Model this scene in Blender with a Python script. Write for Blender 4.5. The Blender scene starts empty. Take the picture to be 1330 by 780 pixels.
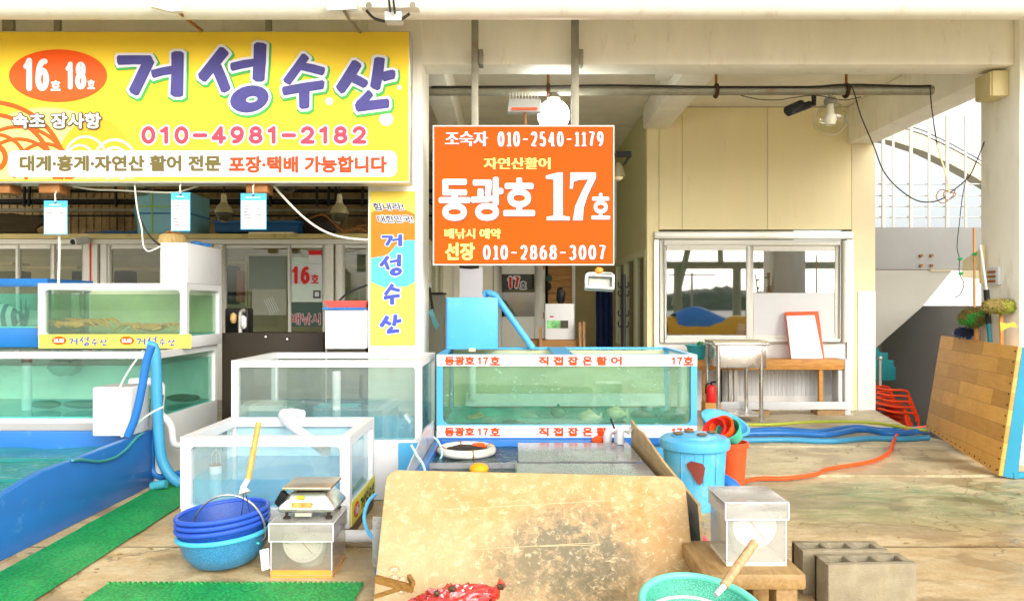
import bpy, bmesh, math, random
from math import sin, cos, pi, radians as R
from mathutils import Vector, Matrix, noise
random.seed(7)
sc = bpy.context.scene
COL = sc.collection
# ------------------------------------------------------------------ camera
EYE, F = 1.3, 960.0
cam = bpy.data.cameras.new('camera'); co = bpy.data.objects.new('camera', cam); COL.objects.link(co)
co.location = (0, 0, EYE); co.rotation_euler = (pi/2, 0, 0)
cam.sensor_width = 36; cam.lens = 36*F/1330; cam.shift_y = 7/1330; cam.clip_start = .05; cam.clip_end = 2000
sc.camera = co
# ------------------------------------------------------------------ daylight
SUN_EL, SUN_AZ = R(28), R(-30)
w = bpy.data.worlds.new('World'); sc.world = w; w.use_nodes = True
wn = w.node_tree
sky = wn.nodes.new('ShaderNodeTexSky'); sky.sky_type = 'NISHITA'; sky.sun_disc = False
sky.sun_elevation = SUN_EL; sky.sun_rotation = pi+SUN_AZ
sky.air_density = 1.0; sky.dust_density = 4.0; sky.ozone_density = 0.3
hs = wn.nodes.new('ShaderNodeHueSaturation'); hs.inputs['Saturation'].default_value = .35
wn.links.new(sky.outputs[0], hs.inputs['Color'])
wn.links.new(hs.outputs[0], wn.nodes['Background'].inputs[0])
wn.nodes['Background'].inputs[1].default_value = .15
sun = bpy.data.lights.new('sun', 'SUN'); so = bpy.data.objects.new('sun', sun); COL.objects.link(so)
sun.energy = 0.5; sun.angle = R(30); sun.color = (1, .98, .94)
# light travels towards +y (into the stalls), down, from behind-left of the camera
dvec = Vector((sin(-SUN_AZ)*cos(SUN_EL), cos(SUN_AZ)*cos(SUN_EL), -sin(SUN_EL)))
so.rotation_euler = dvec.to_track_quat('-Z', 'Y').to_euler()
vs = sc.view_settings
vs.view_transform = 'Standard'; vs.look = 'None'; vs.gamma = 1; vs.use_curve_mapping = False; vs.exposure = 1.15
sc.cycles.max_bounces = 12; sc.cycles.transparent_max_bounces = 24; sc.cycles.diffuse_bounces = 6
try:
    sc.cycles.use_denoising = True
except Exception: pass

# ------------------------------------------------------------------ helpers
def X(px, d): return (px-665)*d/F
def Z(py, d): return EYE-(py-397)*d/F
def P(px, py, d): return Vector((X(px, d), d, Z(py, d)))
def G(px, py):
    d = EYE*F/(py-397); return Vector((X(px, d), d, 0))
def lin(c):
    return tuple(((v/255)/12.92 if v/255 <= .04045 else ((v/255+.055)/1.055)**2.4) for v in c)

OFF = {}
def thing(name, label, cat, loc, group=None):
    o = bpy.data.objects.new(name, None); COL.objects.link(o); o.location = loc; o.empty_display_size = .1
    o['label'] = label; o['category'] = cat
    if group: o['group'] = group
    OFF[o.name] = Vector(loc); return o
def tag(o, label, cat, group=None):
    o['label'] = label; o['category'] = cat
    if group: o['group'] = group
    return o
def dup(root, loc, label, group=None):
    r = root.copy(); COL.objects.link(r); r.location = loc; r['label'] = label
    if group: r['group'] = group
    for ch in list(root.children):
        c = ch.copy(); COL.objects.link(c); c.parent = r
        for g in ch.children:
            k = g.copy(); COL.objects.link(k); k.parent = c
    return r

class B:
    def __init__(s): s.v = []; s.f = []
    def add(s, vs_, fs):
        n = len(s.v); s.v += [Vector(p) for p in vs_]; s.f += [tuple(i+n for i in f) for f in fs]; return s
    def box(s, x0, x1, y0, y1, z0, z1, m=None):
        vs_ = [Vector(p) for p in ((x0,y0,z0),(x1,y0,z0),(x1,y1,z0),(x0,y1,z0),(x0,y0,z1),(x1,y0,z1),(x1,y1,z1),(x0,y1,z1))]
        if m: vs_ = [m @ p for p in vs_]
        return s.add(vs_, [(3,2,1,0),(4,5,6,7),(0,1,5,4),(1,2,6,5),(2,3,7,6),(3,0,4,7)])
    def bar(s, p0, p1, wx, wz, up=(0,0,1)):
        p0, p1 = Vector(p0), Vector(p1); a = (p1-p0).normalized(); u = Vector(up)
        if abs(a.dot(u)) > .98: u = Vector((0,1,0))
        r = a.cross(u).normalized(); u = r.cross(a)
        vs_ = []
        for p in (p0, p1):
            for i, j in ((-1,-1),(1,-1),(1,1),(-1,1)): vs_.append(p+r*i*wx/2+u*j*wz/2)
        return s.add(vs_, [(0,1,2,3),(7,6,5,4),(0,4,5,1),(1,5,6,2),(2,6,7,3),(3,7,4,0)])
    def cyl(s, p0, p1, r0, r1=None, n=16): return s.tube([p0, p1], [r0, r0 if r1 is None else r1], n)
    def tube(s, pts, r, n=10, closed=False, smooth=0):
        pts = [Vector(p) for p in pts]
        if smooth:
            out = []; m = len(pts)
            for i in range(m if closed else m-1):
                a = pts[(i-1) % m] if closed else pts[max(i-1,0)]; b = pts[i]; c = pts[(i+1) % m]; e = pts[(i+2) % m] if closed else pts[min(i+2,m-1)]
                for k in range(smooth):
                    t = k/smooth
                    out.append(.5*((2*b)+(c-a)*t+(2*a-5*b+4*c-e)*t*t+(3*b-a-3*c+e)*t**3))
            if not closed: out.append(pts[-1])
            pts = out
        m = len(pts); rs = list(r) if isinstance(r, (list, tuple)) else [r]*m
        if len(rs) != m: rs = [rs[0]+(rs[-1]-rs[0])*i/(m-1) for i in range(m)]
        vs_, fs = [], []; u = None
        for i, p in enumerate(pts):
            if closed: t = pts[(i+1) % m]-pts[(i-1) % m]
            else: t = pts[min(i+1,m-1)]-pts[max(i-1,0)]
            t = t.normalized() if t.length > 1e-9 else Vector((0,0,1))
            if u is None: u = t.orthogonal().normalized()
            else:
                u = u-t*u.dot(t); u = u.normalized() if u.length > 1e-6 else t.orthogonal().normalized()
            v = t.cross(u)
            for k in range(n):
                a = 2*pi*k/n; vs_.append(p+(u*cos(a)+v*sin(a))*rs[i])
        for i in range(m if closed else m-1):
            j = (i+1) % m
            for k in range(n): fs.append((i*n+k, i*n+(k+1) % n, j*n+(k+1) % n, j*n+k))
        if not closed: fs += [tuple(reversed(range(n))), tuple((m-1)*n+k for k in range(n))]
        return s.add(vs_, fs)
    def lathe(s, prof, m=None, n=32, a0=0, a1=2*pi, sx=1, sy=1):
        m = m or Matrix(); full = abs(a1-a0-2*pi) < 1e-6; cnt = n if full else n+1
        vs_ = [m @ Vector((r*cos(a0+(a1-a0)*k/n)*sx, r*sin(a0+(a1-a0)*k/n)*sy, z)) for r, z in prof for k in range(cnt)]
        fs = []
        for i in range(len(prof)-1):
            for k in range(n):
                k2 = (k+1) % cnt; fs.append((i*cnt+k, i*cnt+k2, (i+1)*cnt+k2, (i+1)*cnt+k))
        return s.add(vs_, fs)
    def prism(s, poly, ext):
        poly = [Vector(p) for p in poly]; ext = Vector(ext); n = len(poly)
        return s.add(poly+[p+ext for p in poly], [tuple(range(n)), tuple(reversed(range(n, 2*n)))]+[(i, i+n, (i+1) % n+n, (i+1) % n) for i in range(n)])
    def ball(s, c, rx, ry, rz, n=20, rough=0, sc_=6):
        c = Vector(c); vs_, fs = [], []; m = n//2+1
        for i in range(m+1):
            th = pi*i/m
            for k in range(n):
                a = 2*pi*k/n; p = Vector((sin(th)*cos(a), sin(th)*sin(a), cos(th)))
                q = 1+(noise.noise(p*sc_+c*3)*rough if rough else 0)
                vs_.append(c+Vector((p.x*rx, p.y*ry, p.z*rz))*q)
        for i in range(m):
            for k in range(n): fs.append((i*n+k, (i+1)*n+k, (i+1)*n+(k+1) % n, i*n+(k+1) % n))
        return s.add(vs_, fs)
    def grid(s, fn, nu, nv):
        vs_ = [fn(i/nu, j/nv) for j in range(nv+1) for i in range(nu+1)]
        return s.add(vs_, [(j*(nu+1)+i, j*(nu+1)+i+1, (j+1)*(nu+1)+i+1, (j+1)*(nu+1)+i) for j in range(nv) for i in range(nu)])
    def build(s, name, mat, parent=None, bev=0, smooth=None, loc=None, seg=2, fixn=True):
        me = bpy.data.meshes.new(name); off = Vector((0,0,0))
        if parent is not None: off = OFF.get(parent.name, Vector((0,0,0)))
        elif loc is not None: off = Vector(loc)
        bm = bmesh.new(); vv = [bm.verts.new(p-off) for p in s.v]
        for f in s.f:
            try: bm.faces.new([vv[i] for i in f])
            except ValueError: pass
        if fixn:
            bmesh.ops.remove_doubles(bm, verts=bm.verts, dist=1e-6)
            bmesh.ops.recalc_face_normals(bm, faces=bm.faces)
        if bev:
            es = [e for e in bm.edges if len(e.link_faces) == 2 and e.calc_face_angle(0) > .6]
            bmesh.ops.bevel(bm, geom=es, offset=bev, segments=seg, affect='EDGES', profile=.5, clamp_overlap=True)
        bm.to_mesh(me); bm.free()
        if smooth is None: smooth = True
        if smooth:
            me.polygons.foreach_set('use_smooth', [True]*len(me.polygons)); me.set_sharp_from_angle(angle=R(35))
        me.materials.append(mat)
        o = bpy.data.objects.new(name, me); COL.objects.link(o)
        if parent is not None: o.parent = parent
        elif loc is not None: o.location = off
        OFF[o.name] = off
        return o

# ------------------------------------------------------------------ materials
def nd(nt, t, **kw):
    n = nt.nodes.new(t)
    for k, v in kw.items(): setattr(n, k, v)
    return n
def mixc(nt, fac, a, b, bt='MIX'):
    m = nd(nt, 'ShaderNodeMix', data_type='RGBA', blend_type=bt)
    for i, v in ((0, fac), (6, a), (7, b)):
        if hasattr(v, 'is_output'): nt.links.new(v, m.inputs[i])
        else: m.inputs[i].default_value = v if i == 0 else (*v[:3], 1)
    return m.outputs[2]
def ramp(nt, src, stops):
    r = nd(nt, 'ShaderNodeValToRGB'); nt.links.new(src, r.inputs[0]); e = r.color_ramp.elements
    while len(e) < len(stops): e.new(.5)
    for i, (p, c) in enumerate(stops):
        e[i].position = p; e[i].color = (c, c, c, 1) if isinstance(c, (int, float)) else (*c[:3], 1)
    return r.outputs[0]
def tex(nt, kind, scale, stretch=(1,1,1), **kw):
    tc = nd(nt, 'ShaderNodeTexCoord'); mp = nd(nt, 'ShaderNodeMapping'); mp.inputs['Scale'].default_value = stretch
    nt.links.new(tc.outputs['Object'], mp.inputs[0])
    t = nd(nt, kind); nt.links.new(mp.outputs[0], t.inputs['Vector'])
    if 'Scale' in t.inputs: t.inputs['Scale'].default_value = scale
    for k, v in kw.items(): t.inputs[k].default_value = v
    return t.outputs[0] if kind != 'ShaderNodeTexNoise' else t.outputs['Fac' if 'Fac' in t.outputs else 0]
def base(name):
    m = bpy.data.materials.new(name); m.use_nodes = True; return m, m.node_tree, m.node_tree.nodes['Principled BSDF']
def mt(name, rgb, rough=.5, metal=0, var=.07, vs_=2.5, dirt=None, bump=0, bs=80, st=(1,1,1), coat=0, trans=0, spec=.3):
    """painted / plastic / concrete surface: tone drift, optional patches of dirt, fine bump"""
    m, nt, b = base(name); c = lin(rgb)
    n = tex(nt, 'ShaderNodeTexNoise', vs_, st, Detail=6.0, Roughness=.6)
    f = ramp(nt, n, [(.3, 0), (.7, 1)])
    out = mixc(nt, f, [v*(1-var) for v in c], [min(1, v*(1+var)) for v in c])
    if dirt:
        drgb, amt, ds = dirt
        d = tex(nt, 'ShaderNodeTexNoise', ds, st, Detail=9.0, Roughness=.72)
        df = ramp(nt, d, [(max(.02, .62-amt*.35), 0), (min(.98, .78-amt*.2), min(1, .35+amt))])
        out = mixc(nt, df, out, lin(drgb))
    nt.links.new(out, b.inputs['Base Color'])
    rn = ramp(nt, n, [(.25, max(0, rough-.08)), (.75, min(1, rough+.1))]); nt.links.new(rn, b.inputs['Roughness'])
    b.inputs['Metallic'].default_value = metal
    b.inputs['Specular IOR Level'].default_value = spec
    if coat: b.inputs['Coat Weight'].default_value = coat
    if trans: b.inputs['Transmission Weight'].default_value = trans
    if bump:
        bn = nd(nt, 'ShaderNodeBump'); bn.inputs['Strength'].default_value = bump; bn.inputs['Distance'].default_value = .004
        nt.links.new(tex(nt, 'ShaderNodeTexNoise', bs, st, Detail=5.0), bn.inputs['Height']); nt.links.new(bn.outputs[0], b.inputs['Normal'])
    return m
def wood(name, a, b_, st=(1.5, 14, 14), dirt=None, rough=.55, planks=None):
    m, nt, b = base(name)
    n = tex(nt, 'ShaderNodeTexNoise', 3.0, st, Detail=8.0, Roughness=.65, Distortion=.6)
    out = mixc(nt, ramp(nt, n, [(.32, 0), (.7, 1)]), lin(a), lin(b_))
    if planks:
        br = nd(nt, 'ShaderNodeTexBrick'); tc = nd(nt, 'ShaderNodeTexCoord'); mp = nd(nt, 'ShaderNodeMapping')
        mp.inputs['Rotation'].default_value = planks[1]; nt.links.new(tc.outputs['Object'], mp.inputs[0]); nt.links.new(mp.outputs[0], br.inputs[0])
        br.inputs['Scale'].default_value = planks[0]; br.inputs['Color1'].default_value = (1,1,1,1); br.inputs['Color2'].default_value = (.62,.58,.5,1)
        br.inputs['Mortar'].default_value = (.45,.4,.3,1); br.inputs['Mortar Size'].default_value = .004; br.inputs['Brick Width'].default_value = 1.6; br.inputs['Row Height'].default_value = .3
        out = mixc(nt, 1.0, out, br.outputs[0], 'MULTIPLY')
    if dirt:
        d = tex(nt, 'ShaderNodeTexNoise', dirt[2], (1,1,1), Detail=9.0, Roughness=.7)
        out = mixc(nt, ramp(nt, d, [(.45, 0), (.75, dirt[1])]), out, lin(dirt[0]))
    nt.links.new(out, b.inputs['Base Color']); b.inputs['Roughness'].default_value = rough
    bn = nd(nt, 'ShaderNodeBump'); bn.inputs['Strength'].default_value = .3; bn.inputs['Distance'].default_value = .003
    nt.links.new(n, bn.inputs['Height']); nt.links.new(bn.outputs[0], b.inputs['Normal'])
    return m
def glass(name, tint=(.93,.97,.95), refl=.06, rough=.02, body=None, bodyfac=0.0):
    """thin pane: see-through with a Fresnel mirror on top, optionally a film of grime (body)"""
    m = bpy.data.materials.new(name); m.use_nodes = True; nt = m.node_tree; nt.nodes.clear()
    out = nd(nt, 'ShaderNodeOutputMaterial'); tr = nd(nt, 'ShaderNodeBsdfTransparent'); tr.inputs[0].default_value = (*tint, 1)
    gl = nd(nt, 'ShaderNodeBsdfGlossy'); gl.inputs['Roughness'].default_value = rough
    fr = nd(nt, 'ShaderNodeLayerWeight'); pw = nd(nt, 'ShaderNodeMath', operation='POWER'); nt.links.new(fr.outputs['Facing'], pw.inputs[0]); pw.inputs[1].default_value = 4
    ad = nd(nt, 'ShaderNodeMath', operation='MULTIPLY_ADD', use_clamp=True); nt.links.new(pw.outputs[0], ad.inputs[0]); ad.inputs[1].default_value = .7*(1-refl); ad.inputs[2].default_value = refl
    cur = tr.outputs[0]
    if body:
        df = nd(nt, 'ShaderNodeBsdfDiffuse'); df.inputs[0].default_value = (*lin(body), 1)
        n = tex(nt, 'ShaderNodeTexNoise', 4.0, (1,1,1), Detail=6.0)
        fm = ramp(nt, n, [(.3, bodyfac*.6), (.7, min(1, bodyfac*1.3))])
        mx = nd(nt, 'ShaderNodeMixShader'); nt.links.new(fm, mx.inputs[0]); nt.links.new(cur, mx.inputs[1]); nt.links.new(df.outputs[0], mx.inputs[2]); cur = mx.outputs[0]
    mx = nd(nt, 'ShaderNodeMixShader'); nt.links.new(ad.outputs[0], mx.inputs[0]); nt.links.new(cur, mx.inputs[1]); nt.links.new(gl.outputs[0], mx.inputs[2])
    nt.links.new(mx.outputs[0], out.inputs[0]); return m
def water(name, tint, body, bodyfac, wave=0, ws=9):
    m = glass(name, tint, .05, .03, body, bodyfac); nt = m.node_tree
    if wave:
        bn = nd(nt, 'ShaderNodeBump'); bn.inputs['Strength'].default_value = wave; bn.inputs['Distance'].default_value = .02
        nt.links.new(tex(nt, 'ShaderNodeTexNoise', ws, (.6, 1.6, 1), Detail=4.0, Distortion=1.5), bn.inputs['Height'])
        for n in nt.nodes:
            if n.type in ('BSDF_GLOSSY', 'LAYER_WEIGHT'): nt.links.new(bn.outputs[0], n.inputs['Normal'])
    return m
def emit(name, rgb, s):
    m, nt, b = base(name); b.inputs['Emission Color'].default_value = (*lin(rgb), 1); b.inputs['Emission Strength'].default_value = s
    b.inputs['Base Color'].default_value = (*lin(rgb), 1); return m

# ------------------------------------------------------------------ lettering
def uvmap(px0, py0, d, lift=0):
    """map photo pixels on the plane y=d to world (facing the viewer)"""
    return lambda px, py, k=0: Vector((X(px, d), d-lift-k, Z(py, d)))
_tc = {}
def glyphs(s):
    if s not in _tc:
        c = bpy.data.curves.new('t', 'FONT'); c.body = s; c.size = 1; c.resolution_u = 4
        o = bpy.data.objects.new('t', c); COL.objects.link(o)
        dg = bpy.context.evaluated_depsgraph_get(); me = bpy.data.meshes.new_from_object(o.evaluated_get(dg))
        _tc[s] = ([tuple(v.co[:2]) for v in me.vertices], [tuple(p.vertices) for p in me.polygons])
        bpy.data.objects.remove(o); bpy.data.curves.remove(c); bpy.data.meshes.remove(me)
    return _tc[s]
def stamps(r, mode):
    if mode == 'h': return [(r*t, 0) for t in (-1, -.5, 0, .5, 1)]
    if r == 0: return [(0, 0)]
    return [(0, 0)]+[(r*cos(a*pi/5), r*sin(a*pi/5)) for a in range(10)]
def lettering(parent, name, s, x0, x1, y0, y1, d, mat, r=0, mode='o', lift=.003, mp=None, shift=(0,0), slant=0):
    """words s fitted to the photo rectangle x0..x1, y0..y1 on plane d; r = extra stroke weight in pixels"""
    vs_, fs = glyphs(s); ux = [v[0] for v in vs_]; uy = [v[1] for v in vs_]
    a0, a1, b0, b1 = min(ux), max(ux), min(uy), max(uy); b = B(); mp = mp or uvmap(0, 0, d)
    for i, (dx, dy) in enumerate(stamps(r, mode)):
        n = len(b.v)
        for u, v in vs_:
            tx = (u-a0)/(a1-a0); ty = (v-b0)/(b1-b0)
            b.v.append(mp(x0+(x1-x0)*tx+dx+shift[0]+slant*(ty-.5)*(y1-y0), y1+(y0-y1)*ty+dy+shift[1], lift+i*.00012))
        b.f += [tuple(k+n for k in f) for f in fs]
    return b.build(name, mat, parent, fixn=False, smooth=False)
BR = {'거': [((155,79),(198,79),12.5),((196,78),(175,122),15),((199,97),(228,91),11),((232,69),(231,126),17)],
      '성': [((293,66),(263,104),15),((282,87),(295,119),14),((302,88),(332,82),11),((339,58),(337,106),17),'O'],
      '수': [((398,74),(373,108),12),((393,87),(421,94),11),((369,119),(421,111),12),((396,117),(396,141),14)],
      '산': [((465,83),(442,119),15),((461,103),(476,111),12),((494,77),(488,116),14),((497,101),(513,97),13),((482,122),(466,138),11),((464,140),(505,135),13)]}
def brush(parent, name, chars, tf, mp, mat, grow=0, lift=.004):
    """brush-lettered glyphs; tf maps the glyph's own pixels to the place wanted"""
    b = B(); k = 0; rnd = random.Random(3)
    def stroke(pts, wdt, mul=1):
        nonlocal k
        q = [mp(*tf(x, y), lift+k*.00015) for x, y in pts]; k += 1
        b.add(q, [tuple(range(len(q)))])
    for ch in chars:
        for st in BR[ch]:
            if st == 'O':
                n = 22; o = [(325+(25+grow)*cos(2*pi*i/n), 129.5-(17.5+grow)*sin(2*pi*i/n)-.12*(25*cos(2*pi*i/n))) for i in range(n)]
                h = max(.5, 7.5-grow); hh = max(.4, 4-grow*.7)
                inn = [(328+h*cos(2*pi*i/n), 130-hh*sin(2*pi*i/n)-.12*h*cos(2*pi*i/n)) for i in range(n)]
                for i in range(n):
                    j = (i+1) % n; b.add([mp(*tf(*p), lift) for p in (o[i], o[j], inn[j], inn[i])], [(0,1,2,3)])
                continue
            (xa, ya), (xb, yb), wd = st
            L = math.hypot(xb-xa, yb-ya); ux, uy = (xb-xa)/L, (yb-ya)/L; nx, ny = -uy, ux; h = wd/2+grow; e = grow+1.5
            pr = [(-e, -.55), (-e+h*.28, -.95), (L*.5, -1.03), (L+e-h*.35, -.93), (L+e, -.5), (L+e-.5, .45), (L+e-h*.4, .97), (L*.45, .94), (-e+h*.3, 1.0), (-e, .5)]
            pr = [(t+rnd.uniform(-.7,.7), v*(1+rnd.uniform(-.06,.06))) for t, v in pr]
            stroke([(xa+ux*t+nx*v*h, ya+uy*t+ny*v*h) for t, v in pr], wd)
    return b.build(name, mat, parent, fixn=False, smooth=False)
def patch(parent, name, poly, mp, mat, lift):
    return B().add([mp(x, y, lift) for x, y in poly], [tuple(range(len(poly)))]).build(name, mat, parent, fixn=False, smooth=False)
def ell(cx, cy, rx, ry, n=40, a0=0, a1=2*pi):
    return [(cx+rx*cos(a0+(a1-a0)*i/n), cy+ry*sin(a0+(a1-a0)*i/n)) for i in range(n)]
def rrect(x0, x1, y0, y1, r):
    o = []
    for cx, cy, a in ((x1-r, y0+r, -pi/2), (x1-r, y1-r, 0), (x0+r, y1-r, pi/2), (x0+r, y0+r, pi)):
        o += [(cx+r*cos(a+k*pi/12), cy+r*sin(a+k*pi/12)) for k in range(7)]
    return o
def rings(parent, name, arcs, mp, mat, lift, clip):
    """arcs of even width: (cx, cy, r, w, from, to) in degrees, kept inside the clip rectangle"""
    b = B(); k = 0
    for cx, cy, r, wd, a0, a1 in arcs:
        n = 36; prev = None; k += 1
        for i in range(n+1):
            a = R(a0+(a1-a0)*i/n); c, s_ = cos(a), -sin(a); p = [(cx+c*(r-wd/2), cy+s_*(r-wd/2)), (cx+c*(r+wd/2), cy+s_*(r+wd/2))]
            ok = all(clip[0] <= q[0] <= clip[1] and clip[2] <= q[1] <= clip[3] for q in p)
            if ok and prev: b.add([mp(*q, lift+k*.0001) for q in (prev[0], prev[1], p[1], p[0])], [(0,1,2,3)])
            prev = p if ok else None
    return b.build(name, mat, parent, fixn=False, smooth=False)

# ------------------------------------------------------------------ drawn numerals (round-ended or with thick and thin strokes)
def _arc(cx, cy, rx, ry, a0, a1, n=14): return [(cx+rx*cos(R(a0+(a1-a0)*i/n)), cy+ry*sin(R(a0+(a1-a0)*i/n))) for i in range(n+1)]
DG = {'0': [_arc(.5,.5,.45,.5,90,450,28)], '1': [[(.22,.80),(.42,.88),(.58,1.0)], [(.58,1.0),(.58,0)]],
      '2': [_arc(.5,.70,.42,.30,165,-20)+[(.72,.40),(.4,.18),(.06,.0)], [(.06,0),(.96,0)]],
      '3': [_arc(.46,.74,.38,.26,150,-80), _arc(.46,.26,.44,.28,85,-150)], '4': [[(.70,0),(.70,1.0)], [(.70,1.0),(.04,.28)], [(.04,.28),(1.0,.28)]],
      '5': [[(.90,1.0),(.20,1.0)], [(.20,1.0),(.14,.52)], _arc(.46,.31,.44,.31,135,-150)], '6': [_arc(.5,.32,.43,.32,90,450,28), [(.78,.97),(.45,.93),(.16,.68),(.07,.32)]],
      '7': [[(.04,1.0),(.96,1.0)], [(.96,1.0),(.62,.55),(.42,0)]], '8': [_arc(.5,.76,.36,.24,90,450,24), _arc(.5,.27,.44,.27,90,450,24)],
      '9': [_arc(.5,.68,.43,.32,90,450,28), [(.93,.68),(.84,.32),(.55,.07),(.22,.03)]], '-': [[(.02,.48),(.98,.48)]]}
ADV = {'1': .74, '-': 1.0}
def digits(parent, name, s, x0, x1, y0, y1, d, mat, wt, thin=None, lift=.003, mp=None, gap=.22, shift=(0,0), grow=0):
    """numerals in the photo rectangle; wt = stroke weight in pixels, thin = weight of the level strokes (serif cut)"""
    mp = mp or uvmap(0, 0, d); tot = sum(ADV.get(c, 1) for c in s)+gap*(len(s)-1); ux = (x1-x0)/tot; b = B(); x = x0; k = 0
    H = y1-y0
    for c in s:
        adv = ADV.get(c, 1)
        for st in DG[c]:
            hw = wt/2; tv = (thin if thin is not None else wt)/2
            def pt(p):
                q = p[0] if c != '1' else p[0]*.74/.74-.16
                return (x+hw+(adv*ux-2*hw)*(q if c != '1' else q/.62), y1-tv-(H-2*tv)*p[1])
            pts = [pt(p) for p in st]; closed = math.dist(st[0], st[-1]) < 1e-6
            if not closed and len(pts) > 2 and len(pts) < 8:
                out = []
                for i in range(len(pts)-1):
                    a, b0, c0, e = pts[max(i-1,0)], pts[i], pts[i+1], pts[min(i+2,len(pts)-1)]
                    for t in (0, .25, .5, .75): out.append(tuple(.5*(2*b0[j]+(c0[j]-a[j])*t+(2*a[j]-5*b0[j]+4*c0[j]-e[j])*t*t+(3*b0[j]-a[j]-3*c0[j]+e[j])*t**3) for j in (0,1)))
                pts = out+[pts[-1]]
            L = []; n = len(pts)
            for i, p in enumerate(pts):
                q0 = pts[(i-1) % (n-1)] if closed else pts[max(i-1,0)]; q1 = pts[(i+1) % (n-1)] if closed else pts[min(i+1,n-1)]
                tx, ty = q1[0]-q0[0], q1[1]-q0[1]; m = math.hypot(tx, ty) or 1; tx /= m; ty /= m
                wv = (tv+(hw-tv)*min(1, abs(ty)*1.15))+grow if thin is not None else hw+grow
                L.append((p, (-ty*wv, tx*wv), (tx*wv, ty*wv)))
            z = lift+k*.00012; k += 1
            V = []
            for p, nn, tt in L: V += [mp(p[0]+nn[0]+shift[0], p[1]+nn[1]+shift[1], z), mp(p[0]-nn[0]+shift[0], p[1]-nn[1]+shift[1], z)]
            F_ = [(2*i, 2*i+1, 2*i+3, 2*i+2) for i in range(n-1)]
            if not closed and thin is None:
                for (p, nn, tt), sg, i0 in ((L[0], -1, 0), (L[-1], 1, 2*n-2)):
                    m0 = len(V); arc_ = [(nn[0]*cos(a)+sg*tt[0]*sin(a), nn[1]*cos(a)+sg*tt[1]*sin(a)) for a in [pi*j/8 for j in range(9)]]
                    V += [mp(p[0]+q[0]+shift[0], p[1]+q[1]+shift[1], z) for q in arc_]; F_.append(tuple(range(m0, m0+9)))
            b.add(V, F_)
        if thin is not None:                                   # small serifs
            ser = {'1': [(.26,.90,0)], '4': [(.44,.96,0)], '7': [(.04,.04,1)]}.get(c, [])
            for a, e, yy in ser:
                if c == '7': continue
                z = lift+k*.00012; k += 1; g = grow
                xa, xe = x+adv*ux*(a-.12 if c == '1' else a), x+adv*ux*(e+.08 if c == '1' else e); yq = y1-thin*.5
                b.add([mp(px+shift[0], py+shift[1], z) for px, py in ((xa-g, yq-thin*.5-g), (xe+g, yq-thin*.5-g), (xe+g, yq+thin*.5+g), (xa-g, yq+thin*.5+g))], [(0,1,2,3)])
        x += (adv+gap)*ux
    return b.build(name, mat, parent, fixn=False, smooth=False)
def put(o, M):
    """give a built part its own frame M (world) so that its grain follows its own axes"""
    par = OFF.get(o.parent.name, Vector((0,0,0))) if o.parent else Vector((0,0,0)); A_ = M.inverted()
    for v in o.data.vertices: v.co = A_ @ (v.co+par)
    o.matrix_local = Matrix.Translation(-par) @ M
# ================================================================== materials in use
m_cream = mt('cream_paint', (240,237,224), .6, var=.06, st=(1.6,1.6,.5), dirt=((180,160,120), .16, 3.5), bump=.25, bs=50)
m_ceil = mt('ceiling_paint', (232,228,212), .8, var=.10, bump=.2)
m_panel = mt('sandwich_panel', (236,223,178), .55, var=.04, vs_=1.2, st=(2,1,.5), dirt=((196,174,116), .08, 2.2), bump=.08, bs=15)
m_panelgrey = mt('panel_pale', (226,226,222), .5, var=.04)
m_white = mt('white_paint', (204,206,207), .4, var=.03, dirt=((190,180,155), .08, 4))
m_pvc = mt('white_pvc', (214,216,218), .3, var=.02, dirt=((200,195,175), .05, 6))
m_frame = mt('window_frame', (218,217,208), .4, var=.03, dirt=((180,170,140), .10, 5))
m_alu = mt('aluminium', (205,205,196), .38, .75, var=.06)
m_galv = mt('galvanised_steel', (150,148,132), .55, .45, var=.18, vs_=9, dirt=((150,82,30), .22, 5), bump=.4, bs=60)
m_steel = mt('stainless_steel', (212,210,205), .24, .92, var=.08, vs_=5, dirt=((140,100,60), .08, 6))
m_black = mt('black_plastic', (26,26,25), .5, var=.15)
m_dark = mt('dark_brown', (44,36,26), .6, var=.2, bump=.2)
m_rust = mt('rusty_steel', (150,98,50), .8, var=.3, vs_=9, bump=.4)
m_wire = mt('black_wire', (40,36,28), .6)
m_wwire = mt('white_cable', (225,220,205), .5)
m_blue = mt('blue_frp', (38,106,178), .32, var=.06, dirt=((120,170,200), .12, 6), bump=.05)
m_sky = mt('sky_blue_frp', (80,164,212), .35, var=.05, dirt=((150,205,225), .1, 5), bump=.05)
m_deep = mt('deep_blue_frp', (32,104,170), .35, var=.08)
m_teal = mt('teal_liner', (70,190,184), .5, var=.08)
m_lblue = mt('light_blue_liner', (125,195,220), .5, var=.05)
m_green = mt('bright_green', (40,160,85), .5, var=.1)
m_orange = mt('orange_plastic', (238,84,30), .38, var=.06)
m_red = mt('red_plastic', (214,40,36), .4, var=.06)
m_grey = mt('grey_concrete', (150,147,138), .8, var=.08, bump=.3, bs=40)
m_dgrey = mt('dark_grey_concrete', (158,154,142), .85, var=.08, bump=.3, bs=40)
m_lgrey = mt('light_grey_concrete', (156,157,155), .7, var=.05, bump=.2, bs=40)
g_clear = glass('clear_glass', (.93,.975,.955), .06)
g_win = glass('window_glass', (.34,.38,.36), .50)
g_shop = glass('shop_glass', (.88,.91,.88), .07, body=(110,120,100), bodyfac=.06)
g_acr = glass('frosted_acrylic', (.86,.88,.88), .06, .25, (225,228,226), .45)
g_grey = glass('grey_acrylic', (.74,.76,.78), .10, .15, (168,168,170), .6)
g_film = glass('frosted_film', (.6,.66,.6), .06, .3, (176,190,172), .75)
w_murk = water('murky_green_water', (.78,.92,.82), (140,190,160), .22)
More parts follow.
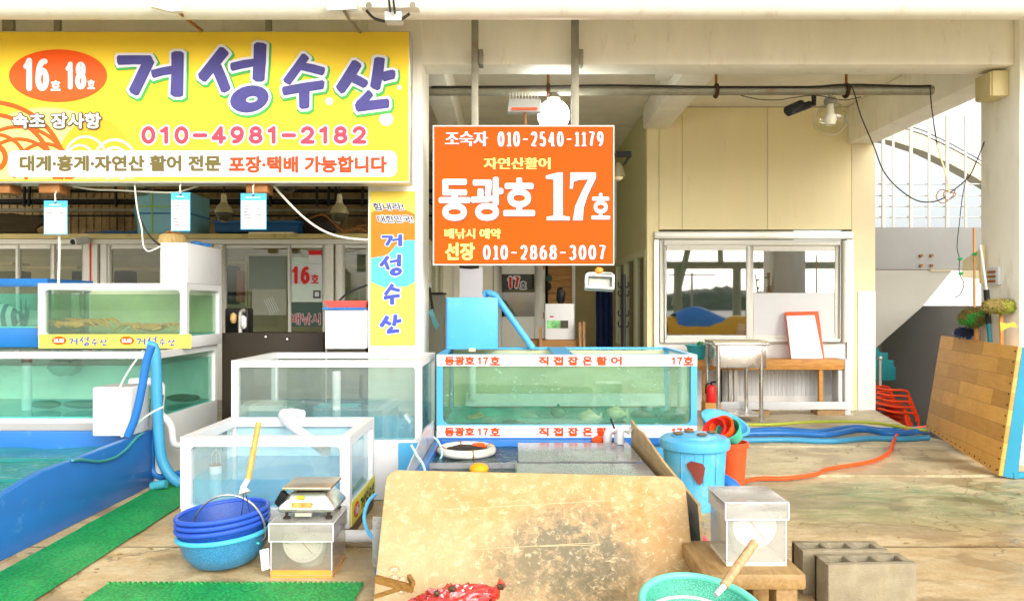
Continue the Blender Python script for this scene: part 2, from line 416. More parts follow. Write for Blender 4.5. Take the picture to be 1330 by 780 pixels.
w_teal = water('teal_water', (.70,.93,.87), (110,196,178), .22)
w_clear = water('clear_blue_water', (.72,.90,.95), (120,195,225), .28)
w_pool = water('pool_water', (.62,.9,.88), (70,178,172), .42, wave=2.2, ws=7)
w_dark = water('dark_pool_water', (.40,.60,.60), (40,75,75), .5, wave=.8, ws=9)

# ================================================================== ground
def floor_mat():
    m, nt, b = base('concrete_floor')
    n1 = tex(nt, 'ShaderNodeTexNoise', .9, (1,1,1), Detail=9.0, Roughness=.62)
    n2 = tex(nt, 'ShaderNodeTexNoise', 7.0, (1,1.6,1), Detail=10.0, Roughness=.75)
    c = mixc(nt, ramp(nt, n1, [(.35, 0), (.65, 1)]), lin((184,166,126)), lin((214,198,160)))
    c = mixc(nt, ramp(nt, n2, [(.42, 0), (.7, .75)]), c, lin((150,122,76)))
    n3 = tex(nt, 'ShaderNodeTexNoise', 2.1, (1,2.2,1), Detail=10.0, Roughness=.72, Distortion=.8)
    # green algae stain, right of the stalls
    tc = nd(nt, 'ShaderNodeTexCoord'); sx = nd(nt, 'ShaderNodeSeparateXYZ'); nt.links.new(tc.outputs['Object'], sx.inputs[0])
    def band(ch, a, b_, c_, d_):
        mr = nd(nt, 'ShaderNodeMapRange', interpolation_type='SMOOTHSTEP'); nt.links.new(sx.outputs[ch], mr.inputs[0]); mr.inputs[1].default_value = a; mr.inputs[2].default_value = b_
        m2 = nd(nt, 'ShaderNodeMapRange', interpolation_type='SMOOTHSTEP'); nt.links.new(sx.outputs[ch], m2.inputs[0]); m2.inputs[1].default_value = c_; m2.inputs[2].default_value = d_; m2.inputs[3].default_value = 1; m2.inputs[4].default_value = 0
        mu = nd(nt, 'ShaderNodeMath', operation='MULTIPLY'); nt.links.new(mr.outputs[0], mu.inputs[0]); nt.links.new(m2.outputs[0], mu.inputs[1]); return mu.outputs[0]
    def mul(a, b_):
        mu = nd(nt, 'ShaderNodeMath', operation='MULTIPLY'); nt.links.new(a, mu.inputs[0]); nt.links.new(b_, mu.inputs[1]); return mu.outputs[0]
    g = mul(mul(band(0, 1.3, 2.0, 4.2, 5.5), band(1, 4.1, 4.6, 5.3, 5.6)), ramp(nt, n3, [(.36, 0), (.62, 1.0)]))
    c = mixc(nt, g, c, lin((96,134,100)))
    br = mul(band(1, 2.0, 2.6, 4.4, 5.6), ramp(nt, n3, [(.40, 0), (.66, .55)]))
    c = mixc(nt, br, c, lin((176,138,80)))
    # greyer slab further back, grit, hairline cracks and sharp-edged damp patches
    far = nd(nt, 'ShaderNodeMapRange', interpolation_type='SMOOTHSTEP'); nt.links.new(sx.outputs[1], far.inputs[0]); far.inputs[1].default_value = 5.0; far.inputs[2].default_value = 6.4
    fm = mul(far.outputs[0], ramp(nt, n1, [(.2, .35), (.8, .8)]))
    c = mixc(nt, fm, c, lin((200,192,164)))
    n4 = tex(nt, 'ShaderNodeTexNoise', 60.0, (1,1,1), Detail=5.0, Roughness=.8)
    c = mixc(nt, ramp(nt, n4, [(.52, 0), (.74, .55)]), c, lin((104,88,58)))
    n5 = tex(nt, 'ShaderNodeTexNoise', 1.7, (1,1.5,1), Detail=11.0, Roughness=.66, Distortion=.5)
    damp = ramp(nt, n5, [(.50, 0), (.54, .7)])
    c = mixc(nt, damp, c, mixc(nt, 1.0, c, (.62,.56,.46), 'MULTIPLY'))
    vt = nd(nt, 'ShaderNodeTexVoronoi', feature='DISTANCE_TO_EDGE'); vt.inputs['Scale'].default_value = .55
    wp = nd(nt, 'ShaderNodeVectorMath', operation='ADD'); nz = nd(nt, 'ShaderNodeTexNoise'); nz.inputs['Scale'].default_value = 2.5; nz.inputs['Detail'].default_value = 6
    nt.links.new(tc.outputs['Object'], nz.inputs['Vector']); nt.links.new(tc.outputs['Object'], wp.inputs[0]); nt.links.new(nz.outputs['Color'], wp.inputs[1]); nt.links.new(wp.outputs[0], vt.inputs['Vector'])
    c = mixc(nt, ramp(nt, vt.outputs[0], [(.0, .75), (.006, 0)]), c, lin((92,76,50)))
    nt.links.new(c, b.inputs['Base Color'])
    rr_ = nd(nt, 'ShaderNodeMath', operation='MULTIPLY_ADD'); nt.links.new(damp, rr_.inputs[0]); rr_.inputs[1].default_value = -.42; nt.links.new(ramp(nt, n1, [(.3, .55), (.7, .8)]), rr_.inputs[2]); nt.links.new(rr_.outputs[0], b.inputs['Roughness'])
    bn = nd(nt, 'ShaderNodeBump'); bn.inputs['Strength'].default_value = .45; bn.inputs['Distance'].default_value = .006
    nt.links.new(n2, bn.inputs['Height']); nt.links.new(bn.outputs[0], b.inputs['Normal'])
    return m
m_floor = floor_mat()
b = B(); ys = [-60, 5.605, 5.62, 6.735, 6.75, 30]
b.add([(-60,-60,0),(60,-60,0),(60,3.985,0),(-60,3.985,0)], [(0,1,2,3)])
b.add([(-60,3.997,0),(60,3.997,0),(60,5.612,0),(-60,5.612,0)], [(0,1,2,3)])
b.add([(-60,5.632,.012),(60,5.632,.012),(60,6.742,.012),(-60,6.742,.012)], [(0,1,2,3)])
b.add([(-60,5.632,-.03),(60,5.632,-.03),(60,5.632,.012),(-60,5.632,.012)], [(0,1,2,3)])
b.add([(-60,6.756,.02),(4.15,6.756,.02),(4.07,7.3,.02),(4.47,9.13,.02),(4.47,40,.02),(-60,40,.02)], [(0,1,2,3,4,5)])
b.add([(4.15,6.756,.02),(4.07,7.3,.02),(4.47,9.13,.02),(4.47,9.13,-.62),(4.07,7.3,-.62),(4.15,6.756,-.62)], [(0,1,4,5),(1,2,3,4)])
b.add([(4.15,6.742,.012),(60,6.742,.012),(60,6.742,-.62),(4.15,6.742,-.62)], [(0,1,2,3)])
b.add([(-60,6.756,-.03),(60,6.756,-.03),(60,6.756,.02),(-60,6.756,.02)], [(0,1,2,3)])
gr = b.build('ground', m_floor, smooth=False); gr['kind'] = 'structure'
gb = B().add([(-300,-300,-.62),(300,-300,-.62),(300,300,-.62),(-300,300,-.62)], [(0,1,2,3)]).build('terrain', m_dgrey, smooth=False); gb['kind'] = 'structure'

# ================================================================== the hall: pillars, beams, roof
WD = 9.1            # distance of the shop fronts
hall = thing('market_hall', 'cream concrete market hall with square pillars, roof beams and slab over the stalls', 'building', (0, 6, 0))
for x0, x1 in ((-1.17, -.73), (4.12, 4.62)):
    B().box(x0, x1, 6.0, 6.5, -.03, 3.75).build('pillar', m_cream, hall, bev=.012)
B().box(-9, 4.119, 6.06, 6.32, 3.275, 3.748).build('beam', m_cream, hall, bev=.012)           # front beam
for x0, x1, z in ((4.13, 4.45, 3.29), (1.61, 1.92, 3.475), (-.86, -.62, 3.42)):
    B().box(x0, x1, 6.505, WD-.01 if x0 > 0 else 12.3, z, 3.746).build('beam', m_cream, hall, bev=.01)
B().box(-9, 4.47, 5.42, 13.2, 3.75, 3.95).build('roof_slab', m_ceil, hall)
b = B(); b.box(-9, 9, 5.2, 5.42, 3.47, 4.0); b.cyl((-9, 5.31, 3.47), (9, 5.31, 3.47), .11, n=20)
b.build('fascia', m_cream, hall)
B().box(-14, 14, 2.4, 5.19, 5.3, 5.42).build('unseen_front_roof', m_cream, hall)  # roof out of view, its reach and height shaped to even out the daylight
# small haunch plates over the inner beam
B().box(X(855,7.4), X(918,7.4), 7.2, 7.6, 3.60, 3.74).build('joist', m_cream, hall, bev=.03)
B().box(X(568,7.4), X(576,7.4), 7.2, 7.6, 3.60, 3.74).build('joist', m_cream, hall, bev=.02)
# brown rear wall of the hall, ribbed sheet
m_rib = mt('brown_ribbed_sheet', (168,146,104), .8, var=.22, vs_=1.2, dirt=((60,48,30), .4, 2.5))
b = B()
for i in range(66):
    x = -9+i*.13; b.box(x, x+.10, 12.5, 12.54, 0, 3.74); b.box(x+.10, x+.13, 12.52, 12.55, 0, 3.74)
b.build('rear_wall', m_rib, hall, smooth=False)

# black service pipes across the rear wall
for i, (py, r) in enumerate(((248, .03), (260, .02), (265, .045), (277, .03), (285, .015))):
    d = 11.6; z = Z(py, d)
    o = B().cyl((-8.5, d-i*.12, z), (-1.2, d-i*.12, z), r, n=10).build('service_pipe', m_black if i % 2 == 0 else m_galv, loc=(-4, d, z))
    tag(o, ['thin black pipe high under the dark ceiling, topmost of the five pipes', 'slim grey pipe second from the top of the five ceiling pipes',
            'thickest black pipe in the dark space over the shop', 'grey conduit just under the thickest black ceiling pipe', 'thinnest black pipe, lowest of the five ceiling pipes'][i], 'pipe', 'pipes under the dark ceiling')
t = thing('pipe_hangers', 'black drop hangers holding the pipes under the dark ceiling', 'hanger', (-4, 11.4, 2.3))
for px in (32, 39, 150, 345, 351, 412, 428, 436, 472):
    B().tube([P(px, 236, 11.3), P(px+random.uniform(-2,2), 268, 11.3)], .022, 8).build('hanger', m_black, t)

# ================================================================== booth at the right with the sliding window
booth = thing('stall_booth', 'cream panelled booth with a white two-leaf sliding window above a bench', 'booth', (3, WD, 0))
XL = 1.66; XR = X(1137, WD)
zt = Z(300, WD)
# upper panels with seams
sx = [XL, X(856,WD), X(886,WD), X(997,WD), X(1106,WD), XR]
for i in range(5):
    B().box(sx[i]+.003, sx[i+1]-.003, WD, WD+.09, (zt if i in (1,2,3) else .0) + .02, 3.74).build('wall_panel', m_panel if i < 4 else mt('pilaster_paint', (226,214,176), .6, var=.05), booth)
B().box(X(1114,WD), XR-.004, WD-.012, WD-.001, .0, Z(378,WD)).build('splash_panel', m_panelgrey, booth)
# galvanised channel over the window
B().box(X(849,WD), X(1106,WD), WD-.06, WD-.001, Z(311,WD), Z(301,WD)).build('channel', m_alu, booth, bev=.008)
B().box(X(849,WD), X(855,WD), WD-.05, WD-.001, .02, Z(312,WD)).build('jamb', m_alu, booth)
B().box(X(1098,WD), X(1106,WD), WD-.05, WD-.001, .02, Z(312,WD)).build('jamb', m_alu, booth)
B().box(X(855.5,WD), X(1097.5,WD), WD-.02, WD-.001, .02, Z(439,WD)).build('lower_panel', m_panelgrey, booth)
b = B()
for px in range(860, 1094, 5): b.box(X(px,WD), X(px+3.6,WD), WD-.026, WD-.0205, .2, Z(470,WD))
b.build('ribbed_sheet', m_white, booth, smooth=False)
win = B().box(X(855.5,WD), X(861,WD), WD-.075, WD-.021, Z(444,WD), Z(312.5,WD)).box(X(1088,WD), X(1097.5,WD), WD-.075, WD-.021, Z(444,WD), Z(312.5,WD))\
    .box(X(861,WD), X(1088,WD), WD-.075, WD-.021, Z(319,WD), Z(312.5,WD)).box(X(861,WD), X(1088,WD), WD-.075, WD-.021, Z(444,WD), Z(439.5,WD)).build('window', m_frame, booth, bev=.006)
def ring_frame(x0, x1, y0, y1, z0, z1, l, r, bt, tp):
    return B().box(x0, x0+l, y0, y1, z0, z1).box(x1-r, x1, y0, y1, z0, z1).box(x0+l, x1-r, y0, y1, z0, z0+bt).box(x0+l, x1-r, y0, y1, z1-tp, z1)
u = WD/F
ring_frame(X(861.5,WD), X(972,WD), WD-.07, WD-.045, Z(439,WD), Z(319.5,WD), 3*u, 5*u, 4*u, 6*u).build('sash', m_frame, win, bev=.006)
B().box(X(864,WD), X(967.5,WD), WD-.058, WD-.054, Z(436,WD), Z(325,WD)).build('pane', g_win, win, smooth=False)
ring_frame(X(969,WD), X(1087.5,WD), WD-.044, WD-.024, Z(439,WD), Z(319.5,WD), 8*u, 5*u, 4*u, 7*u).build('sash', m_frame, win, bev=.006)
B().box(X(976,WD), X(1083.5,WD), WD-.036, WD-.032, Z(380,WD), Z(325,WD)).build('pane', g_win, win, smooth=False)
B().box(X(976,WD), X(1083.5,WD), WD-.037, WD-.031, Z(435,WD), Z(380.4,WD)).build('board', m_white, win, smooth=False)
B().box(X(1062,WD), X(1083,WD), WD-.042, WD-.038, Z(434.5,WD), Z(432.5,WD)).build('rail', m_frame, win)
# side wall of the booth that runs back into the recess, with glazed sliding doors
B().box(XL+.001, XL+.06, WD+.091, 11.8, Z(322,WD), 3.737).build('side_wall', mt('side_panel_olive', (196,196,150), .55, var=.05), booth)
for i, (y0, y1) in enumerate(((WD+.1, 9.95), (9.97, 10.85), (10.87, 11.78))):
    dr = B()
    zz1 = Z(322, WD)-.004
    for a, c in ((y0, y0+.07), (y1-.07, y1)): dr.box(XL-.01, XL+.05, a, c, .0, zz1)
    for a, c in ((0, .15), (.62, .72), (zz1-.08, zz1)): dr.box(XL-.01, XL+.05, y0+.07, y1-.07, a, c)
    f = dr.build('sliding_door', mt('door_frame_olive', (205,205,172), .45, var=.05), booth)
    B().box(XL+.018, XL+.024, y0+.07, y1-.07, .15, .62).box(XL+.018, XL+.024, y0+.07, y1-.07, .72, zz1-.08).build('pane', g_shop, f, smooth=False)
# booth interior behind the window
B().box(XL+.07, XR, 11.75, 11.8, 0, 3.7).build('rear_partition', mt('booth_interior', (96,96,80), .8, var=.1), booth)

# ================================================================== left shop: low glazed front, number 16
shop = thing('glazed_shop_front', 'low shop front of pale framed sliding glass doors marked 16, under a dark ceiling', 'shop', (-4, WD, 0))
SZ = Z(304, WD); SL, SR = -9.0, X(549, WD)
B().box(SL, SR, WD-.05, 12.2, SZ-.06, SZ).build('flat_roof', mt('shop_roof_edge', (196,180,120), .6, var=.1, dirt=((110,90,50), .3, 6)), shop)
B().box(SL, SR, WD-.02, WD+.1, Z(317,WD), SZ-.061).build('header', m_frame, shop, bev=.01)
B().box(SL, SR, WD-.03, WD-.021, Z(313,WD), Z(311,WD)).build('track', m_frame, shop)
B().box(SL, SR, WD, WD+.06, 0, .14).build('plinth', m_grey, shop)
for a, c in ((109, 117), (117.5, 127), (131, 139), (279, 289), (422, 433), (436, 444), (476, 482)):
    B().box(X(a,WD), X(c,WD), WD-.015, WD+.07, .141, Z(317.2,WD)).build('post', m_frame, shop, bev=.006)

B().box(X(118,WD), X(119.6,WD), WD-.024, WD-.016, .5, Z(303,WD)).build('red_conduit', m_red, shop)
def door(a, c, y0, parent=shop, z0=.145, py1=318, st=5, mid=None, gl=g_shop, zmid=None):
    d = WD; s_ = ring_frame(X(a,d), X(c,d), WD+y0, WD+y0+.035, z0, Z(py1,d), st*u, st*u, .12, st*u)
    if zmid: s_.box(X(a,d)+st*u, X(c,d)-st*u, WD+y0+.002, WD+y0+.033, zmid, zmid+.05)
    f = s_.build('sliding_door', m_frame, parent, bev=.005)
    B().box(X(a,d)+st*u, X(c,d)-st*u, WD+y0+.015, WD+y0+.02, z0+.12, Z(py1,d)-st*u).build('pane', gl, f, smooth=False)
    return f
door(-80, 24, .02); door(20, 70, .0); door(66, 109, .035); door(139.5, 212, .0); door(205, 279, .03)
f = door(288.5, 378, .03, st=4)
B().box(X(322,WD), X(371,WD), WD+.037, WD+.040, Z(375,WD), Z(332,WD)).build('film', mt('grey_film', (118,128,118), .6, var=.08), f, smooth=False)
B().box(X(326,WD), X(371,WD), WD+.037, WD+.040, Z(409,WD), Z(375.5,WD)).build('film', mt('pale_film', (148,152,136), .6, var=.08), f, smooth=False)
b = B()
for k in range(5): b.bar(P(343+k*2.6, 389-k*1.0, WD+.034), P(352+k*2.6, 408-k*1.0, WD+.034), .006, .003, (0,1,0))
b.build('sticker', m_white, f)
f = door(374, 423, .0, st=4)
B().box(X(378.5,WD), X(418.5,WD), WD+.010, WD+.012, Z(392,WD), Z(334,WD)).build('film', mt('mint_film', (196,212,200), .6, var=.06), f, smooth=False)
B().box(X(378.5,WD), X(418.5,WD), WD+.007, WD+.009, Z(369,WD), Z(344,WD)).build('film', m_white, f, smooth=False)
B().box(X(378.5,WD), X(418.5,WD), WD+.010, WD+.012, Z(424,WD), Z(393,WD)).build('film', mt('dark_green_film', (70,92,84), .6, var=.08), f, smooth=False)
m_redink = mt('red_ink', (206,24,26), .5, var=.03); m_rose = mt('faded_red_ink', (170,70,70), .5)
digits(f, 'lettering', '16', 379, 403, 345.5, 368.5, WD+.004, m_redink, 4.6, lift=.008, gap=.12)
lettering(f, 'lettering', '호', 404.5, 414, 356, 367.5, WD+.004, m_redink, r=.35, lift=.008)
lettering(f, 'lettering', '배낚시', 379, 416, 407, 421, WD+.004, m_white, r=.9, lift=.007)
lettering(f, 'lettering', '배낚시', 379, 416, 407, 421, WD+.004, m_rose, r=.25, lift=.010)
B().box(X(401,WD), X(417.5,WD), WD-.004, WD-.001, Z(342,WD), Z(325,WD)).build('notice', m_white, f, smooth=False)
B().box(X(401,WD), X(417.5,WD), WD-.0065, WD-.0045, Z(331,WD), Z(325,WD)).build('notice_heading', m_redink, f, smooth=False)
B().box(X(407,WD), X(416.5,WD), WD-.004, WD-.001, Z(387,WD), Z(377,WD)).build('sticker', mt('dark_sticker', (70,60,70), .5), f, smooth=False)
B().box(X(409,WD), X(414.5,WD), WD-.0065, WD-.0045, Z(385,WD), Z(379,WD)).build('sticker', m_white, f, smooth=False)
door(443.5, 545, .0, st=4)
# the side of the shop that faces the recess
sw = B().box(SR-.06, SR, WD+.105, 11.79, 0, .5).box(SR-.06, SR, WD+.105, 11.79, SZ-.25, SZ-.061)
for y in (WD+.105, 10.0, 10.9, 11.71): sw.box(SR-.06, SR, y, y+.08, .5, SZ-.25)
sw.build('side_wall', mt('side_frame', (196,192,160), .5), shop)
B().box(SR-.035, SR-.028, WD+.105, 11.79, .5, SZ-.25).build('pane', g_shop, shop, smooth=False)
# shelves and shapes inside the glazed shop
m_in = mt('shop_inner_wall', (206,200,166), .8, var=.15, vs_=1.5)
B().box(SL, SR-.07, 12.15, 12.2, 0, SZ-.062).build('inner_wall', m_in, shop)
sh = thing('shop_shelving', 'pale shelves and boards just visible behind the shop glass', 'shelf', (-3.5, 11, 0))
for px0, px1, py in ((-40, 22, 342), (40, 105, 347), (140, 280, 349), (290, 322, 341), (444, 480, 345)):
    B().box(X(px0,11), X(px1,11), 10.9, 11.3, Z(py+2,11), Z(py-1,11)).build('shelf_board', m_panel, sh)
for px in (318, 322): B().box(X(px,11), X(px+3,11), 11.0, 11.06, 0, 2.05).build('upright', m_panel, sh)
B().box(X(444,11), X(482,11), 11.2, 11.24, .6, Z(372,11)).build('back_board', mt('pale_green_board', (170,180,130), .7), sh)
for px0, px1, py0, py1, mm in ((95, 106, 352, 366, m_dark), (150, 170, 352, 380, m_dark), (225, 262, 335, 349, mt('brown_carton', (150,120,70), .8)), (296, 306, 345, 395, m_black), (308, 317, 352, 392, mt('orange_cloth', (190,120,50), .8)), (0, 30, 352, 372, mt('olive_sack', (120,120,70), .9))):
    B().box(X(px0,11), X(px1,11), 10.95, 11.2, Z(py1,11), Z(py0,11)).build('stored_goods', mm, sh, bev=.02)

# ================================================================== recess wall with door 17
rec = thing('recess_wall', 'pale recess wall behind the stall with a half-glazed door marked 17 and a clapboard strip', 'wall', (.3, 11.8, 0))
D = 11.8
B().box(X(575,D), X(640,D), D, D+.06, 0, 3.737).build('wall_panel', mt('recess_panel', (226,224,204), .6, var=.05), rec)
B().box(X(640,D), X(712,D), D, D+.06, Z(335,D), 3.736).build('wall_panel', m_cream, rec)
clap = wood('clapboard', (190,140,70), (150,98,40))
b = B()
for k in range(26): b.prism([(X(712,D), D, 3.3-k*.1), (X(712,D), D-.022, 3.205-k*.1), (X(712,D), D, 3.203-k*.1)], (X(745,D)-X(712,D), 0, 0))
b.build('clapboard', clap, rec, smooth=False)
B().box(X(743,D), X(747,D), D-.03, D+.01, 0, 3.735).build('post', m_panelgrey, rec)
B().box(X(712,D), XL, D+.02, D+.08, 0, 3.734).build('dark_wall', mt('tan_wall', (158,142,100), .8, var=.1), rec)  # darker tan wall behind the clapboard strip
B().box(X(588,D), X(590.5,D), D-.02, D, 0, 2.2).build('door_jamb', m_frame, rec)
dd = ring_frame(X(641,D), X(708,D), D-.03, D+.02, 0, Z(338,D), .13, .17, 1.13, .22).build('door', m_frame, rec, bev=.006)
B().box(X(641,D)+.13, X(708,D)-.17, D-.008, D-.003, 1.13, Z(338,D)-.22).build('pane', glass('door_glass', (.75,.77,.73), .10), dd, smooth=False)
digits(dd, 'lettering_edge', '17', 659.5, 675, 359, 374, D-.011, m_white, 3, lift=.003, grow=1.3)
digits(dd, 'lettering', '17', 659.5, 675, 359, 374, D-.011, m_redink, 3.4, 1.6, lift=.007)
lettering(dd, 'lettering', '호', 676, 683, 366, 374.5, D-.011, m_white, r=1.8, lift=.003)
lettering(dd, 'lettering', '호', 676, 683, 366, 374.5, D-.011, m_black, r=.25, lift=.007)
for z in (1.98, 1.2): B().cyl((X(706.5,D), D-.04, z), (X(706.5,D), D-.04, z-.1), .014).build('hinge', mt('brass_hinge', (190,130,60), .4, .6), dd)
B().box(X(655,12.4), X(700,12.4), 12.3, 12.34, .9, Z(376,12.4)).build('yellow_reflection', mt('yellow_reflection', (232,186,40), .6), rec)  # sheet added behind the door glass to stand for a yellow reflection
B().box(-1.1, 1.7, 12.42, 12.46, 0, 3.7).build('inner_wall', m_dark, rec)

# ================================================================== stairs and open air at the right
st = thing('concrete_stair', 'grey concrete stair flight and landing parapet beside the cream booth', 'stairs', (5, 10, 0))
d = 9.7
B().box(X(1100,d), X(1420,d), d, d+.18, Z(350,d), Z(295,d)).build('parapet', m_lgrey, st, bev=.01)
B().prism([P(1100,350.5,d+.01), P(1237,350.5,d+.01), P(1197,399,d+.01), P(1148,442,d+.01), P(1120,470,d+.01), P(1100,470,d+.01)], (0,.16,0)).build('stringer', mt('stair_soffit', (168,166,156), .8, var=.05), st)
d = 11.2
B().box(X(1085,d), X(1420,d), d, d+.15, -.62, Z(399,d)).build('rear_wall', m_dgrey, st)
B().box(X(1196,d), X(1420,d), d-.02, d+.17, Z(399,d)+.001, Z(397,d)).build('coping', m_lgrey, st)
B().box(5.6, 5.75, 6.9, 11.2, -.62, 1.30).build('side_wall', m_lgrey, st)
for px, py in ((1195.5, 332), (1195.5, 345), (1209, 332), (1209, 345)):
    p = P(px, py, 9.7); B().cyl(p, p+Vector((0,-.03,0)), .02, n=12).build('bolt', m_rust, st)
B().box(X(1206,9.7)+.01, X(1237,9.7), 9.68, 9.86, Z(351.5,9.7), Z(350.6,9.7)).build('drip_edge', m_panel, st)
# white railing and arched truss outside
ra = thing('white_railing', 'tall white steel railing of thin uprights outside beside the parapet', 'railing', (6, 12.5, 1.7))
d = 12.5
m_rail = mt('tan_rail', (214,206,190), .6)
for i, px in enumerate((1147, 1160, 1183, 1206.5, 1230, 1254, 1278)):
    B().cyl(P(px, 300, d), P(px, 150, d), .020 if i % 2 else .030, n=8).build('upright', m_rail, ra)
for py in (239, 254, 268, 282): B().cyl(P(1130, py, d+.05), P(1320, py, d+.05), .012, n=8).build('rail', m_alu, ra)
tr = thing('arched_truss', 'white arched roof truss curving down beyond the pillar at the upper right', 'truss', (6.5, 14, 3))
d = 14
arc = [(1120,158),(1160,165),(1200,178),(1235,195),(1268,213),(1310,240)]
B().prism([P(x,y+18,d) for x, y in arc]+[P(x,y-2,d) for x, y in reversed(arc)], (0,.3,0)).build('arch_rib', mt('cream_truss', (196,188,164), .6), tr)
B().prism([P(x,y-4,d-.02) for x, y in arc]+[P(x,y-7,d-.02) for x, y in reversed(arc)], (0,.25,0)).build('lamp_strip', m_white, tr)
B().prism([P(x,y-9,d+.3) for x, y in arc]+[P(x,30,d+.3) for x, y in reversed(arc)], (0,.1,0)).build('roof_sheet', mt('pale_roof_sheet', (176,180,180), .6), tr)

ws = B().box(5.3, 12, 12.9, 12.95, .9, 2.2).build('sheet', mt('white_tarp_sheet', (214,216,214), .7, var=.1), loc=(8, 12.9, 1)); tag(ws, 'white sheet seen through the triangular gap under the stair', 'sheet')
# ================================================================== the quay behind the viewer, seen mirrored in the window
cn = thing('quay_canopy', 'pale green steel canopy on round columns mirrored in the booth window', 'canopy', (9, -12, 0))
m_gst = mt('pale_green_steel', (150,160,130), .6, var=.06)
for x in (6.75, 9.15): B().cyl((x, -12, 0), (x, -12, 3.1), .17, n=16).build('column', m_gst, cn)
B().cyl((5.5, -12, 2.95), (15, -12, 2.95), .16, n=14).build('tie_beam', m_gst, cn)
B().cyl((7.15, -11.6, 3.9), (6.6, -12, 1.3), .13, n=12).cyl((8.5, -12, 2.95), (8.35, -11.6, 3.9), .12, n=12).build('brace', m_gst, cn)
B().box(5, 16, -14, -9.5, 3.9, 4.0).build('canopy_roof', m_gst, cn)
bt = thing('covered_boat', 'boat wrapped in blue and yellow tarpaulin mirrored in the booth window', 'boat', (7, -8, 0))
def tarp(u_, v_):
    a = pi*v_; x = 5.7+2.9*u_; hgt = (.95+.42*math.exp(-((u_-.28)/.25)**2))*(1-.25*u_)
    n_ = noise.noise(Vector((x*1.3, v_*4, 2)))*.09
    return Vector((x, -8+.75*cos(a), .35+(hgt-.35)*sin(a)**.8+n_))
B().grid(tarp, 26, 14).build('blue_tarp', mt('blue_tarp', (70,140,210), .5, var=.08), bt)
B().grid(lambda u_, v_: Vector((5.35+3.4*u_, -8+.85*cos(pi*v_), .3+(.62+.12*noise.noise(Vector((u_*6, v_*3, 5))))*sin(pi*v_)+.0)), 22, 10).build('yellow_tarp', mt('yellow_tarp', (240,180,50), .5, var=.08), bt)
B().box(5.2, 9.0, -8.9, -7.1, 0, .34).build('hull', m_white, bt, bev=.1)
up = thing('utility_pole', 'utility pole with a crossarm mirrored small in the booth window', 'pole', (19, -60, 0))
B().cyl((19, -60, 0), (19, -60, 4.8), .16, .12).build('pole', m_dgrey, up); B().box(16.5, 21.5, -60.1, -59.9, 4.5, 4.65).build('crossarm', m_dgrey, up)
b = B()
b.grid(lambda u_, v_: Vector((40+110*u_, -282-30*v_, -1+sin(pi*min(1,u_*1.05))**.6*(10+3*noise.noise(Vector((u_*9, v_*2, 0)))+1.5*noise.noise(Vector((u_*40, v_*6, 0))))*sin(pi*v_*.5+.01))), 70, 10)
hl = b.build('hills', mt('wooded_hill', (70,88,62), .9, var=.3, vs_=.3)); hl['kind'] = 'structure'
# ================================================================== signs
m_yel = mt('yellow_sign_face', (238,204,62), .6, spec=.15, var=.03, vs_=1.2)
m_yel2 = mt('pale_yellow_print', (250,232,130), .45, var=.04)
m_org = mt('orange_print', (234,84,2), .42, var=.03)
m_org2 = mt('amber_print', (244,168,36), .45, var=.03)
m_ink = mt('violet_ink', (70,66,134), .45, var=.14, vs_=9)
m_ink2 = mt('blue_ink', (62,78,170), .45, var=.10, vs_=14)
m_grn = mt('green_halo', (70,170,72), .5)
m_swh = mt('sign_white', (218,219,230), .45, var=.02)
m_pink = mt('pink_ink', (226,62,82), .45)
m_olive = mt('olive_ink', (104,94,44), .5)
m_oink = mt('orange_ink', (224,66,4), .45)
m_sorange = mt('orange_sign_face', (236,80,0), .6, spec=.15, var=.03, vs_=1.5)
m_shade = mt('brown_letter_edge', (140,66,20), .5)
m_lyel = mt('letter_yellow', (250,236,120), .45)
ds = 5.75
sg = thing('shop_sign', 'long yellow shop sign with violet brush lettering and a pink phone number', 'sign', (-2.4, ds, 2.3))
sl = -60
B().box(X(sl,ds), X(533,ds), ds, ds+.16, Z(238,ds), Z(40,ds)).build('frame', m_alu, sg, bev=.01)
B().box(X(sl+2,ds), X(531,ds), ds-.006, ds-.0005, Z(235,ds), Z(42,ds)).build('panel', m_yel, sg, smooth=False)
mp = uvmap(0, 0, ds); L0 = .008
patch(sg, 'sun_print', [(-58,233),(-58,140)]+ell(60,235,115,95,24,-2.1,-.02)[:]+[(175,233)], mp, m_yel2, L0-.001)
patch(sg, 'sun_print', ell(125,233,54,80,24,pi,2*pi), mp, m_org2, L0)
rings(sg, 'wave_print', [(25,233,68,5,0,180),(25,233,52,5,0,180),(-12,233,84,6,0,180),(-12,233,100,6,0,180),(58,225,24,5,-20,200),(58,225,10,5,-20,200),(-8,205,16,7,-60,240),(-5,215,40,5,0,180),(58,225,38,5,-10,190)], mp, m_org, L0+.001, (-57,178,120,234.5))
rings(sg, 'wave_print', [(150,208,26,3.2,0,180),(150,208,16,3.2,0,180),(112,204,26,2.8,0,180),(105,206,17,2.8,0,180),(138,232,22,3,0,180),(150,236,10,3,0,180)], mp, m_swh, L0+.0025, (85,178,150,234.5))
patch(sg, 'oval', ell(76.5, 99, 63.5, 34, 56), mp, m_org, L0+.004)
digits(sg, 'lettering', '16', 31, 66, 76, 119, ds, m_swh, 7.4, lift=L0+.006, gap=.06)
lettering(sg, 'lettering', '호', 68, 79.5, 106, 118, ds, m_swh, r=.8, lift=L0+.006)
digits(sg, 'lettering', '18', 86, 114, 81, 117, ds, m_swh, 6.2, lift=L0+.006, gap=.06)
lettering(sg, 'lettering', '호', 115.5, 124, 105, 116, ds, m_swh, r=.7, lift=L0+.006)
lettering(sg, 'lettering_edge', '속초 장사항', 18.5, 132, 148, 167, ds, mt('dark_olive_edge', (84,72,34), .5), r=2.5, lift=L0+.006)
